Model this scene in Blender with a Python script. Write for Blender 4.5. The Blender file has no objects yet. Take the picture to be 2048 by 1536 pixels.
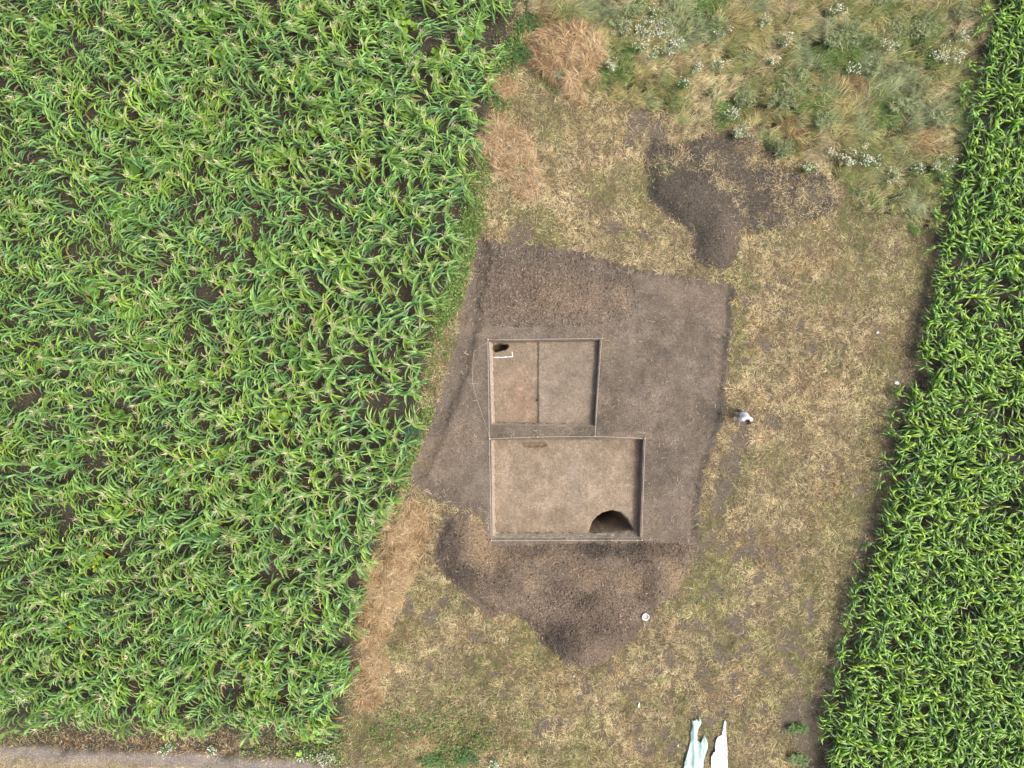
import bpy, math, random
import numpy as np
from mathutils import Vector, Matrix, geometry

scene = bpy.context.scene
R = np.random.default_rng(11)
random.seed(5)
S = 46.0          # photograph pixels per metre on the ground
H = 32.0          # drone height, metres

# ------------------------------------------------------------------ camera
cd = bpy.data.cameras.new("drone_camera")
cam = bpy.data.objects.new("drone_camera", cd)
scene.collection.objects.link(cam)
cam.location = (0, 0, H)
cam.rotation_euler = (0, 0, 0)
cd.sensor_fit = 'HORIZONTAL'
cd.angle = 2 * math.atan(1024 / S / H)
cd.clip_end = 2000
scene.camera = cam

# ------------------------------------------------------------------ sky, sun, exposure
SUN = Vector((1.0, -0.20, 0)).normalized()
EL = math.radians(60)
sun_dir = Vector((SUN.x * math.cos(EL), SUN.y * math.cos(EL), math.sin(EL)))
world = bpy.data.worlds.new("World")
scene.world = world
world.use_nodes = True
wn = world.node_tree.nodes
sky = wn.new('ShaderNodeTexSky')
sky.sky_type = 'NISHITA'
sky.sun_disc = False
sky.sun_elevation = EL
sky.sun_rotation = math.atan2(sun_dir.x, sun_dir.y)
sky.air_density = 0.7
sky.dust_density = 6.0
sky.ozone_density = 0.6
bg = wn['Background']
bg.inputs['Strength'].default_value = 0.15
world.node_tree.links.new(sky.outputs[0], bg.inputs['Color'])
ld = bpy.data.lights.new("sun", 'SUN')
ld.energy = 1.35
ld.angle = math.radians(17)
ld.color = (1.0, 0.95, 0.87)
lo = bpy.data.objects.new("sun", ld)
scene.collection.objects.link(lo)
lo.rotation_euler = sun_dir.to_track_quat('Z', 'Y').to_euler()
lo.location = (20, -6, 40)
vs = scene.view_settings
vs.view_transform = 'Standard'
vs.look = 'None'
vs.exposure = 0.78
vs.gamma = 1.0
vs.use_curve_mapping = False
scene.cycles.max_bounces = 6
scene.cycles.diffuse_bounces = 4
scene.cycles.transmission_bounces = 4

# ------------------------------------------------------------------ helpers
def PX(px, py, h=0.0):
    s = (H - h) / H / S
    return (px - 1024) * s, (768 - py) * s

def topx(x, y):
    return x * S + 1024, 768 - y * S

def poly(pts, h=0.0):
    return np.array([PX(a, b, h) for a, b in pts])

def vnoise(x, y, scale, seed):
    g = np.random.default_rng(seed).random((256, 256))
    u = np.asarray(x) * scale + 1000.37
    v = np.asarray(y) * scale + 1000.71
    i = np.floor(u).astype(int); j = np.floor(v).astype(int)
    fu = u - i; fv = v - j
    fu = fu * fu * (3 - 2 * fu); fv = fv * fv * (3 - 2 * fv)
    a = g[i % 256, j % 256]; b = g[(i + 1) % 256, j % 256]
    c = g[i % 256, (j + 1) % 256]; d = g[(i + 1) % 256, (j + 1) % 256]
    return (a * (1 - fu) + b * fu) * (1 - fv) + (c * (1 - fu) + d * fu) * fv

def fbm(x, y, scale, seed, octv=4):
    t = 0; a = 0.5; n = 0
    for k in range(octv):
        t = t + a * vnoise(x, y, scale * 2 ** k, seed + k * 17)
        n += a; a *= 0.55
    return t / n

def smooth(a, b, t):
    t = np.clip((t - a) / (b - a), 0, 1)
    return t * t * (3 - 2 * t)

def sdf(x, y, pl):
    """distance to polygon edge, positive inside"""
    x = np.asarray(x, float); y = np.asarray(y, float)
    d = np.full(x.shape, 1e9); ins = np.zeros(x.shape, bool)
    n = len(pl)
    for i in range(n):
        ax, ay = pl[i]; bx, by = pl[(i + 1) % n]
        ex, ey = bx - ax, by - ay
        t = np.clip(((x - ax) * ex + (y - ay) * ey) / (ex * ex + ey * ey + 1e-12), 0, 1)
        d = np.minimum(d, np.hypot(x - ax - t * ex, y - ay - t * ey))
        c = ((ay > y) != (by > y))
        with np.errstate(divide='ignore', invalid='ignore'):
            xi = ax + (y - ay) * ex / (ey if ey != 0 else 1e-12)
        ins ^= c & (x < xi)
    return np.where(ins, d, -d)

def dline(x, y, pl):
    d = np.full(np.shape(x), 1e9)
    for i in range(len(pl) - 1):
        ax, ay = pl[i]; bx, by = pl[i + 1]
        ex, ey = bx - ax, by - ay
        t = np.clip(((x - ax) * ex + (y - ay) * ey) / (ex * ex + ey * ey + 1e-12), 0, 1)
        d = np.minimum(d, np.hypot(x - ax - t * ex, y - ay - t * ey))
    return d

def link(o, parent=None):
    scene.collection.objects.link(o)
    if parent is not None:
        o.parent = parent
    return o

def mesh_np(name, v, faces, mat=None, col=None, smooth_=False):
    """faces: list of int arrays with 3 or 4 columns"""
    me = bpy.data.meshes.new(name)
    v = np.ascontiguousarray(v, dtype=np.float32)
    me.vertices.add(len(v)); me.vertices.foreach_set('co', v.ravel())
    faces = [np.asarray(f, dtype=np.int32) for f in faces if len(f)]
    nl = sum(f.size for f in faces); npo = sum(len(f) for f in faces)
    me.loops.add(nl); me.polygons.add(npo)
    me.loops.foreach_set('vertex_index', np.concatenate([f.ravel() for f in faces]))
    tot = np.concatenate([np.full(len(f), f.shape[1], np.int32) for f in faces])
    st = np.concatenate([[0], np.cumsum(tot)[:-1]]).astype(np.int32)
    me.polygons.foreach_set('loop_start', st)
    try:
        me.polygons.foreach_set('loop_total', tot)
    except Exception:
        pass
    if smooth_:
        me.polygons.foreach_set('use_smooth', np.ones(npo, bool))
    me.update(calc_edges=True)
    if col is not None:
        at = me.attributes.new('col', 'FLOAT_COLOR', 'POINT')
        c = np.ones((len(v), 4), np.float32); c[:, :3] = col
        at.data.foreach_set('color', c.ravel())
    if mat is not None:
        me.materials.append(mat)
    return me

def obj(name, me, parent=None, label=None, cat=None, group=None, kind=None):
    o = link(bpy.data.objects.new(name, me), parent)
    tag(o, label, cat, group, kind)
    return o

def tag(o, label=None, cat=None, group=None, kind=None):
    if label: o['label'] = label
    if cat: o['category'] = cat
    if group: o['group'] = group
    if kind: o['kind'] = kind
    return o

def empty(name, loc, label, cat, group=None):
    o = bpy.data.objects.new(name, None)
    o.location = loc
    o.empty_display_size = 0.2
    link(o)
    return tag(o, label, cat, group)

class MB:
    """collects verts/faces in python lists"""
    def __init__(s): s.v = []; s.f3 = []; s.f4 = []; s.c = []
    def add(s, v, f3=(), f4=(), c=(1, 1, 1)):
        b = len(s.v)
        s.v += [tuple(p) for p in v]
        s.f3 += [[i + b for i in f] for f in f3]
        s.f4 += [[i + b for i in f] for f in f4]
        s.c += [c] * len(v)
    def tube(s, pts, r, n=6, c=(1, 1, 1), caps=True):
        pts = [Vector(p) for p in pts]
        rr = r if isinstance(r, (list, tuple)) else [r] * len(pts)
        v = []
        for i, p in enumerate(pts):
            t = (pts[min(i + 1, len(pts) - 1)] - pts[max(i - 1, 0)]).normalized()
            a = t.cross(Vector((0, 0, 1)))
            if a.length < 1e-3: a = t.cross(Vector((1, 0, 0)))
            a.normalize(); b = t.cross(a).normalized()
            for k in range(n):
                w = 2 * math.pi * k / n
                v.append(p + a * math.cos(w) * rr[i] + b * math.sin(w) * rr[i])
        f4 = [[i * n + k, i * n + (k + 1) % n, (i + 1) * n + (k + 1) % n, (i + 1) * n + k] for i in range(len(pts) - 1) for k in range(n)]
        f3 = []
        if caps:
            for k in range(1, n - 1):
                f3.append([0, k + 1, k]); o = (len(pts) - 1) * n; f3.append([o, o + k, o + k + 1])
        s.add(v, f3, f4, c)
    def box(s, c0, size, rz=0.0, c=(1, 1, 1)):
        cx, cy, cz = c0; a, b, h = [q / 2 for q in size]
        v = []
        for dz in (-h, h):
            for dx, dy in ((-a, -b), (a, -b), (a, b), (-a, b)):
                v.append((cx + dx * math.cos(rz) - dy * math.sin(rz), cy + dx * math.sin(rz) + dy * math.cos(rz), cz + dz))
        s.add(v, (), [[0, 3, 2, 1], [4, 5, 6, 7], [0, 1, 5, 4], [1, 2, 6, 5], [2, 3, 7, 6], [3, 0, 4, 7]], c)
    def mesh(s, name, mat, smooth_=False):
        return mesh_np(name, np.array(s.v), [np.array(s.f3).reshape(-1, 3), np.array(s.f4).reshape(-1, 4)], mat, np.array(s.c), smooth_)

# ------------------------------------------------------------------ materials
def newmat(name):
    m = bpy.data.materials.new(name); m.use_nodes = True
    nt = m.node_tree
    return m, nt.nodes, nt.links, nt.nodes['Principled BSDF'], nt.nodes['Material Output']

def mix_mul(n, l, a, b):
    x = n.new('ShaderNodeMix'); x.data_type = 'RGBA'; x.blend_type = 'MULTIPLY'
    x.inputs[0].default_value = 1.0
    l.new(a, x.inputs[6]); l.new(b, x.inputs[7])
    return x.outputs[2]

def ramp_noise(n, l, pos, scale, lo, hi, detail=4, rough=0.6):
    t = n.new('ShaderNodeTexNoise'); t.inputs['Scale'].default_value = scale
    t.inputs['Detail'].default_value = detail; t.inputs['Roughness'].default_value = rough
    l.new(pos, t.inputs['Vector'])
    r = n.new('ShaderNodeMapRange'); r.inputs[1].default_value = 0.3; r.inputs[2].default_value = 0.7
    r.inputs[3].default_value = lo; r.inputs[4].default_value = hi
    l.new(t.outputs['Fac'], r.inputs[0])
    return r.outputs[0], t.outputs['Fac']

def soil_mat(name, bump=0.6, grain=0.35, fleck=0.0):
    m, n, l, p, out = newmat(name)
    g = n.new('ShaderNodeNewGeometry'); pos = g.outputs['Position']
    a = n.new('ShaderNodeAttribute'); a.attribute_name = 'col'
    v1, f1 = ramp_noise(n, l, pos, 1.6, 0.86, 1.14, 3)
    v2, f2 = ramp_noise(n, l, pos, 9.0, 1 - grain * 0.6, 1 + grain * 0.6, 5, 0.65)
    v3, f3 = ramp_noise(n, l, pos, 42.0, 1 - grain, 1 + grain, 3, 0.6)
    v4, f4 = ramp_noise(n, l, pos, 19.0, 1 - grain * 0.9, 1 + grain * 0.9, 2, 0.5)
    c = mix_mul(n, l, a.outputs['Color'], v1)
    c = mix_mul(n, l, c, v2)
    c = mix_mul(n, l, c, v3)
    c = mix_mul(n, l, c, v4)
    if fleck > 0:      # pale straw crumbs trodden into the soil
        vo = n.new('ShaderNodeTexVoronoi'); vo.inputs['Scale'].default_value = 14.0
        l.new(pos, vo.inputs['Vector'])
        r = n.new('ShaderNodeMapRange'); r.inputs[1].default_value = 0.10; r.inputs[2].default_value = 0.22
        r.inputs[3].default_value = fleck; r.inputs[4].default_value = 0.0
        l.new(vo.outputs['Distance'], r.inputs[0])
        x = n.new('ShaderNodeMix'); x.data_type = 'RGBA'
        l.new(r.outputs[0], x.inputs[0]); l.new(c, x.inputs[6])
        x.inputs[7].default_value = (0.42, 0.36, 0.26, 1)
        c = x.outputs[2]
    l.new(c, p.inputs['Base Color'])
    p.inputs['Roughness'].default_value = 0.95
    p.inputs['Specular IOR Level'].default_value = 0.12
    ad = n.new('ShaderNodeMath'); ad.operation = 'ADD'; l.new(f2, ad.inputs[0])
    mu = n.new('ShaderNodeMath'); mu.operation = 'MULTIPLY'; mu.inputs[1].default_value = 0.5; l.new(f3, mu.inputs[0])
    l.new(mu.outputs[0], ad.inputs[1])
    b = n.new('ShaderNodeBump'); b.inputs['Strength'].default_value = bump; b.inputs['Distance'].default_value = 0.06
    l.new(ad.outputs[0], b.inputs['Height']); l.new(b.outputs[0], p.inputs['Normal'])
    return m

def leaf_mat(name, rough=0.5, trans=0.25, spec=0.5, var=0.25, vscale=2.2, hue=0.0):
    m, n, l, p, out = newmat(name)
    g = n.new('ShaderNodeNewGeometry')
    a = n.new('ShaderNodeAttribute'); a.attribute_name = 'col'
    v1, f1 = ramp_noise(n, l, g.outputs['Position'], vscale, 1 - var, 1 + var, 2)
    c = mix_mul(n, l, a.outputs['Color'], v1)
    if hue > 0:
        t = n.new('ShaderNodeTexNoise'); t.inputs['Scale'].default_value = 0.9; t.inputs['Detail'].default_value = 3
        l.new(g.outputs['Position'], t.inputs['Vector'])
        r = n.new('ShaderNodeMapRange'); r.inputs[1].default_value = 0.38; r.inputs[2].default_value = 0.66
        r.inputs[3].default_value = 0.0; r.inputs[4].default_value = hue
        l.new(t.outputs['Fac'], r.inputs[0])
        x = n.new('ShaderNodeMix'); x.data_type = 'RGBA'; x.blend_type = 'MULTIPLY'
        l.new(r.outputs[0], x.inputs[0]); l.new(c, x.inputs[6]); x.inputs[7].default_value = (1.5, 1.18, 0.55, 1)
        c = x.outputs[2]
    l.new(c, p.inputs['Base Color'])
    p.inputs['Roughness'].default_value = rough
    p.inputs['Specular IOR Level'].default_value = spec
    tr = n.new('ShaderNodeBsdfTranslucent'); l.new(c, tr.inputs['Color'])
    ms = n.new('ShaderNodeMixShader'); ms.inputs[0].default_value = trans
    l.new(p.outputs[0], ms.inputs[1]); l.new(tr.outputs[0], ms.inputs[2]); l.new(ms.outputs[0], out.inputs['Surface'])
    return m

def plain_mat(name, color, rough=0.7, var=0.12, scale=20, bump=0.0, spec=0.3):
    m, n, l, p, out = newmat(name)
    tc = n.new('ShaderNodeTexCoord')
    v, f = ramp_noise(n, l, tc.outputs['Object'], scale, 1 - var, 1 + var, 4)
    rgb = n.new('ShaderNodeRGB'); rgb.outputs[0].default_value = (*color, 1)
    l.new(mix_mul(n, l, rgb.outputs[0], v), p.inputs['Base Color'])
    p.inputs['Roughness'].default_value = rough
    p.inputs['Specular IOR Level'].default_value = spec
    if bump:
        b = n.new('ShaderNodeBump'); b.inputs['Strength'].default_value = bump; b.inputs['Distance'].default_value = 0.02
        l.new(f, b.inputs['Height']); l.new(b.outputs[0], p.inputs['Normal'])
    return m

M_SOIL = soil_mat("field_soil", 0.6, 0.38)
M_STRIP = soil_mat("trodden_soil", 0.8, 0.34, 0.12)
M_TRENCH = soil_mat("trench_clay", 0.6, 0.27)
M_HEAP = soil_mat("spoil_earth", 1.0, 0.48)
M_CLOD = soil_mat("clod_earth", 0.4, 0.3)
M_GRASS = leaf_mat("dry_grass", 0.75, 0.18, 0.2, 0.14)
M_TALL = leaf_mat("tall_grass", 0.65, 0.22, 0.3, 0.14)
M_HAY = leaf_mat("hay_straw", 0.7, 0.15, 0.25, 0.12)
M_CORN_A = leaf_mat("maize_leaf_pale", 0.38, 0.26, 0.55, 0.24, 2.0, 0.26)
M_CORN_B = leaf_mat("maize_leaf_glossy", 0.33, 0.22, 0.6, 0.24, 2.6, 0.30)
M_TASSEL = leaf_mat("maize_tassel", 0.7, 0.15, 0.2, 0.15)
M_WEED = leaf_mat("weed_leaf", 0.55, 0.22, 0.35, 0.22)
M_SQUASH = leaf_mat("squash_leaf", 0.55, 0.22, 0.35, 0.25, 2.5, 0.5)
M_PETAL = leaf_mat("petal", 0.6, 0.25, 0.2, 0.05)
M_STRING = plain_mat("cotton_string", (0.72, 0.68, 0.60), 0.8)
M_PEG = plain_mat("peg_wood", (0.62, 0.54, 0.42), 0.75, 0.2, 30)
M_RULE = plain_mat("white_rule_paint", (0.85, 0.83, 0.80), 0.5, 0.05)
M_PLASTIC = plain_mat("white_bucket_plastic", (0.80, 0.81, 0.80), 0.4, 0.06)
M_DARK = plain_mat("dark_handle_wire", (0.05, 0.05, 0.05), 0.5)
M_PAPER = plain_mat("white_paper", (0.80, 0.82, 0.85), 0.7, 0.08, 30)

# ------------------------------------------------------------------ layout (photograph pixels -> metres)
STRIP = poly([(958,474),(1000,482),(1040,489),(1100,491),(1160,503),(1215,520),(1260,534),(1330,545),(1390,552),(1430,560),(1472,572),
              (1466,640),(1455,720),(1450,790),(1446,850),(1425,900),(1408,950),(1402,1010),(1394,1085),(1300,1104),(1100,1104),(972,1100),(968,1040),
              (930,1018),(880,1005),(845,985),(820,968),(816,945),(850,870),(880,790),(905,700),(922,620),(940,540)])
FURROW = poly([(965,492),(958,560),(948,640),(928,720),(905,790),(885,850),(862,900),(838,945)])
SOUTH = poly([(905,1028),(940,1022),(975,1062),(990,1092),(1100,1088),(1280,1086),(1340,1086),(1388,1092),(1382,1140),(1352,1190),(1330,1202),
              (1300,1240),(1270,1280),(1228,1308),(1200,1338),(1160,1338),(1120,1325),(1085,1290),(1060,1252),(1035,1232),(985,1236),(930,1200),
              (890,1160),(862,1118),(872,1062),(890,1036)])
NORTH = poly([(952,500),(985,488),(1060,494),(1150,508),(1230,530),(1268,560),(1282,610),(1262,640),(1180,650),(1060,655),(985,650),(958,615),(948,560)])
EAST = poly([(1285,300),(1300,268),(1345,285),(1420,264),(1500,258),(1518,290),(1505,325),(1560,330),(1600,347),(1655,342),(1682,398),(1668,432),
             (1620,442),(1560,466),(1485,470),(1476,500),(1462,532),(1412,540),(1380,516),(1386,472),(1335,432),(1296,405),(1290,370)])
EAST_BARE = poly([(1290,372),(1325,362),(1352,345),(1380,335),(1405,360),(1430,385),(1470,400),(1485,430),(1478,500),(1462,532),(1412,540),(1380,516),(1386,472),(1335,432),(1296,405)])
TALL = poly([(1050,-120),(2000,-120),(1975,60),(1945,200),(1910,300),(1880,400),(1868,470),(1800,448),(1705,425),(1685,365),(1610,325),(1525,300),
             (1510,248),(1420,252),(1320,232),(1240,200),(1195,185),(1100,185),(1050,130),(1035,60)])
LEFT_Y = [-200, 0, 60, 100, 200, 300, 400, 460, 600, 700, 850, 900, 1000, 1100, 1200, 1300, 1400, 1500, 1800]
LEFT_X = [1070, 1042, 1030, 1012, 990, 965, 945, 935, 898, 862, 838, 822, 800, 762, 737, 717, 698, 692, 690]
RIGHT_Y = [-200, 0, 100, 200, 300, 400, 500, 600, 650, 700, 800, 900, 1000, 1100, 1200, 1300, 1400, 1480, 1536, 1800]
RIGHT_X = [2020, 1980, 1955, 1945, 1925, 1895, 1880, 1860, 1850, 1835, 1805, 1785, 1765, 1740, 1705, 1685, 1665, 1648, 1640, 1600]
TRACK_X = [-600, 0, 200, 400, 600, 760, 900, 2600]
TRACK_Y = [1480, 1496, 1504, 1514, 1525, 1545, 1570, 1640]
def left_edge(py): return np.interp(py, LEFT_Y, LEFT_X)
def right_edge(py): return np.interp(py, RIGHT_Y, RIGHT_X)
def track_edge(px): return np.interp(px, TRACK_X, TRACK_Y)

HAY = [  # centre px, radii px, height m
    dict(c=[(1108, 105), (1150, 130), (1165, 95), (1150, 165)], r=[46, 50, 38, 32], h=0.8, n=9500),
    dict(c=[(1000, 278), (1030, 300), (1008, 325)], r=[34, 36, 26], h=0.28, n=4200),
    dict(c=[(1012, 172)], r=[24], h=0.16, n=1000),
    dict(c=[(812, 1042), (800, 1085), (785, 1130), (770, 1180), (758, 1225), (745, 1270)], r=[36, 36, 34, 34, 32, 26], h=0.26, n=11000),
    dict(c=[(750, 1330), (748, 1375), (738, 1400)], r=[24, 24, 18], h=0.18, n=3200),
    dict(c=[(850, 1487), (830, 1482)], r=[20, 12], h=0.15, n=800),
    dict(c=[(1050, 375), (1065, 350)], r=[26, 20], h=0.12, n=1100),
]
# bare trodden spots in the mown grass
SPOTS = [(1040,466,20),(1230,458,13),(1290,470,9),(832,1040,13),(838,1062,11),(1445,1095,10),(1420,1075,9),(1500,1100,11),(1475,1120,9),(1535,1105,9),
         (1440,1185,9),(1470,1240,15),(1480,1255,12),(1440,1310,10),(1520,1155,8),(860,1235,14),(815,1210,13),(795,1240,10),(1535,690,11),(1545,845,14),
         (1480,880,18),(1465,930,20),(1450,980,18),(1440,1010,15),(1490,850,16),(1720,985,9),(1620,700,8),(1280,240,18),(1310,265,20),(1260,275,12),
         (1605,1440,36),(1632,1490,36),(1645,1410,22),(1655,1370,14),(1668,1320,10),(1300,1500,12),(1345,1495,14),(1330,1470,10),(1120,1445,10),(1090,1450,12)]
for k in range(95):
    a, b = R.uniform(1385, 1640), R.uniform(1040, 1500)
    SPOTS.append((a, b, R.uniform(4, 9.5)))
for k in range(40):
    a, b = R.uniform(1480, 1790), R.uniform(480, 1000)
    SPOTS.append((a, b, R.uniform(3, 6)))
for k in range(30):
    a, b = R.uniform(800, 1380), R.uniform(1200, 1500)
    SPOTS.append((a, b, R.uniform(4, 9)))

def spot_mask(x, y):
    px, py = topx(x, y)
    m = np.zeros(np.shape(px))
    jit = (fbm(x, y, 4.0, 91, 2) - 0.5) * 14
    for a, b, r in SPOTS:
        d = np.hypot((px - a), (py - b) * 0.85)
        m = np.maximum(m, smooth(r * 1.7, r * 0.75, d + jit))
    return m

def swob(x, y):
    return (fbm(x, y, 1.6, 5, 4) - 0.5) * 0.34 + (vnoise(x, y, 7.0, 6) - 0.5) * 0.10

def ground_z(x, y):
    x = np.asarray(x, float); y = np.asarray(y, float)
    wob = swob(x, y)
    ds = sdf(x, y, STRIP) + wob
    px, py = topx(x, y)
    w = np.where(px > 1380, 0.38, 0.30)
    w = np.where((py > 960) & (px < 1380), 0.6, w)
    z = -0.17 * smooth(0.0, 1.0, ds / w) + (fbm(x, y, 4.5, 9, 3) - 0.5) * 0.045 * smooth(0, 0.3, ds)
    inside = smooth(0.0, 0.3, ds)
    z = z + (fbm(x, y, 0.5, 3, 4) - 0.5) * 0.12 * (1 - inside) * smooth(200, 30, np.hypot(x, y)) + (fbm(x, y, 1.6, 8, 4) - 0.5) * 0.05 * inside
    fd = dline(x, y, FURROW) + (fbm(x, y, 1.2, 31, 4) - 0.5) * 0.6
    z = z - 0.11 * np.exp(-(fd / 0.28) ** 2) * smooth(0.28, 0.6, fbm(x, y, 0.8, 77, 3)) + 0.05 * np.exp(-((fd - 0.38) / 0.16) ** 2) * inside
    return z

def heap_z(x, y, which):
    """height of a heap above the local ground (negative outside)"""
    x = np.asarray(x, float); y = np.asarray(y, float)
    wob = (fbm(x, y, 1.5, 41, 3) - 0.5) * 0.35
    px, py = topx(x, y)
    if which == 'south':
        d = sdf(x, y, SOUTH) + wob * 0.6
        def g(a, b, ra, rb, h): return h * np.exp(-(((px - a) / ra) ** 2 + ((py - b) / rb) ** 2))
        f = 0.16 + g(1190, 1215, 95, 70, 0.55) + g(1150, 1275, 50, 38, 0.30) + g(930, 1105, 45, 50, 0.30) + g(1010, 1160, 80, 40, 0.28) + g(1250, 1145, 80, 40, 0.22) + g(1215, 1260, 50, 36, 0.2)
        z = f * smooth(0, 0.55, d) + 0.14 * (fbm(x, y, 1.1, 51, 4) - 0.5) * smooth(0, 0.5, d)
        z = z + 0.03 * (fbm(x, y, 5.0, 57, 3) - 0.5) * smooth(0, 0.3, d)
    elif which == 'north':
        d = sdf(x, y, NORTH) + wob * 0.6
        z = (0.05 + 0.09 * fbm(x, y, 0.8, 52, 3)) * smooth(0, 1.1, d) + 0.10 * (fbm(x, y, 1.3, 53, 4) - 0.5) * smooth(0, 0.5, d)
        z = z + 0.03 * (fbm(x, y, 5.0, 58, 3) - 0.5) * smooth(0, 0.3, d)
    else:
        d = sdf(x, y, EAST) + wob * 0.7
        def g(a, b, ra, rb, h): return h * np.exp(-(((px - a) / ra) ** 2 + ((py - b) / rb) ** 2))
        f = 0.10 + g(1360, 400, 60, 40, 0.35) + g(1440, 470, 40, 55, 0.4) + g(1420, 330, 80, 50, 0.22) + g(1580, 400, 80, 40, 0.25)
        z = f * smooth(0, 0.6, d) + 0.14 * (fbm(x, y, 1.2, 54, 4) - 0.5) * smooth(0, 0.5, d)
        z = z + 0.03 * (fbm(x, y, 5.0, 59, 3) - 0.5) * smooth(0, 0.3, d)
    return np.where(d > 0, z, -0.05 - 0.3 * np.minimum(-d, 0.3)), d

def surf_z(x, y):
    z = ground_z(x, y)
    for w in ('south', 'north', 'east'):
        h, d = heap_z(x, y, w)
        z = z + np.where(d > 0, np.maximum(h, 0), 0)
    return z

# ------------------------------------------------------------------ ground sheet (one grid, split by what it is)
def seg(a, b, step): return list(np.linspace(a, b, max(2, int(round(abs(b - a) / step)) + 1)))[:-1]
def axis(far0, mid0, ctrl, mid1, far1, step):
    out = list(-np.geomspace(-far0, -mid0, 14))[:-1]
    out += seg(mid0, ctrl[0], 0.28)
    for a, b in zip(ctrl[:-1], ctrl[1:]): out += seg(a, b, step)
    out += seg(ctrl[-1], mid1, 0.28)
    out += list(np.geomspace(mid1, far1, 14))
    return np.array(out)
cx = [(q - 1024) / S for q in (800, 982, 1195, 1285, 1690)]
cy = [(768 - q) / S for q in (1500, 1077, 879.5, 851.5, 680.5, 240)]
GX = axis(-400, -27, cx, 27, 400, 0.065)
GY = axis(-400, -21, cy, 21, 400, 0.065)
ix = {k: int(np.argmin(abs(GX - c))) for k, c in zip(('L', 'U', 'R'), cx[1:4])}
iy = {k: int(np.argmin(abs(GY - c))) for k, c in zip(('D', 'C', 'B', 'A'), cy[1:5])}
UU, VV = np.meshgrid(GX, GY)
pu, pv = topx(UU, VV)
fL = np.interp(pv, [682, 850, 880, 1077], [-4, 1, 0, 3])
fU = np.interp(pv, [679, 853], [6, -5])
fR = np.interp(pv, [879, 1077], [3, -4])
def tri(p, a, b, c): return np.clip(np.minimum((p - a) / (b - a), (c - p) / (c - b)), 0, 1)
dpx = fL * tri(pu, 800, 982, 1195) + fU * tri(pu, 982, 1195, 1285) + fR * tri(pu, 1195, 1285, 1690)
gA = np.interp(pu, [978, 1201], [1.5, -1.5]); gB = np.interp(pu, [983, 1190], [-1.5, 1.5]); gC = np.interp(pu, [982, 1288], [0.5, -0.5])
dpy = gA * tri(pv, 240, 680.5, 851.5) + gB * tri(pv, 680.5, 851.5, 879.5) + gC * tri(pv, 851.5, 879.5, 1077)
XX = UU + dpx / S; YY = VV - dpy / S
ZZ = ground_z(XX, YY)
pX, pY = topx(XX, YY)

def lerp3(a, b, t): return a + (b - a) * t[..., None]
def C(*c): return np.array(c, float)
SOIL_FIELD = C(0.056, 0.047, 0.036)
def ground_color(x, y):
    px, py = topx(x, y)
    n1 = fbm(x, y, 0.6, 61, 4)[..., None]; n2 = fbm(x, y, 2.5, 62, 3)[..., None]
    base = np.ones(np.shape(x) + (3,)) * C(0.135, 0.105, 0.064) * (0.7 + 0.6 * n1)
    tall = smooth(-0.3, 0.5, sdf(x, y, TALL))
    base = lerp3(base, np.broadcast_to(C(0.055, 0.050, 0.028), base.shape), tall)
    green = smooth(0.55, 0.72, fbm(x, y, 0.45, 63, 3)) * 0.6
    base = lerp3(base, np.broadcast_to(C(0.11, 0.115, 0.05), base.shape), green)
    sp = spot_mask(x, y) if np.size(x) < 400000 else 0 * x
    base = lerp3(base, np.broadcast_to(C(0.118, 0.099, 0.074), base.shape), sp * 0.95)
    le = smooth(left_edge(py) + 10, left_edge(py) - 25, px)
    base = lerp3(base, SOIL_FIELD * (0.7 + 0.6 * n1), le)
    re = smooth(right_edge(py) - 48, right_edge(py) - 15, px + (n2[..., 0] - 0.5) * 40)
    base = lerp3(base, C(0.120, 0.097, 0.072) * (0.7 + 0.6 * n1), re)
    base = lerp3(base, SOIL_FIELD * (0.7 + 0.6 * n1), smooth(right_edge(py) - 15, right_edge(py) + 25, px))
    # stripped soil
    st = smooth(-0.05, 0.05, sdf(x, y, STRIP) + swob(x, y))
    sc = C(0.148, 0.124, 0.096) * (0.78 + 0.44 * n1)
    damp = smooth(0.5, 0.75, fbm(x, y, 0.9, 65, 3)) * 0.5
    sc = lerp3(sc, np.broadcast_to(C(0.092, 0.076, 0.061), sc.shape), damp)
    tan = smooth(0.52, 0.72, fbm(x, y, 0.7, 66, 3)) * 0.5
    sc = sc * (0.78 + 0.44 * fbm(x, y, 3.0, 68, 3))[..., None]
    lf = np.exp(-(dline(x, y, FURROW) / 0.7) ** 2) * 0.5; sc = lerp3(sc, np.broadcast_to(C(0.088, 0.073, 0.059), sc.shape), lf)
    sc = lerp3(sc, np.broadcast_to(C(0.185, 0.146, 0.104), sc.shape), tan)
    base = lerp3(base, sc, st)
    # track
    td = (py - track_edge(px))
    tk = smooth(-8, 5, td + (n2[..., 0] - 0.5) * 26)
    tc = C(0.205, 0.180, 0.155) * (0.7 + 0.6 * n2)
    mid = smooth(16, 26, td + (n2[..., 0] - 0.5) * 26) * smooth(75, 60, td)
    tc = lerp3(tc, np.broadcast_to(C(0.29, 0.235, 0.145), tc.shape), mid * 0.8)
    base = lerp3(base, tc, tk)
    return base
GC = ground_color(XX, YY)
ny, nx = XX.shape
idx = np.arange(nx * ny).reshape(ny, nx)
quads = np.stack([idx[:-1, :-1], idx[:-1, 1:], idx[1:, 1:], idx[1:, :-1]], -1)
fx = 0.25 * (XX[:-1, :-1] + XX[:-1, 1:] + XX[1:, 1:] + XX[1:, :-1]); fy = 0.25 * (YY[:-1, :-1] + YY[:-1, 1:] + YY[1:, 1:] + YY[1:, :-1])
cls = np.zeros(fx.shape, int)
cls[sdf(fx, fy, STRIP) + swob(fx, fy) > 0] = 1
fpx, fpy = topx(fx, fy)
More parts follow.
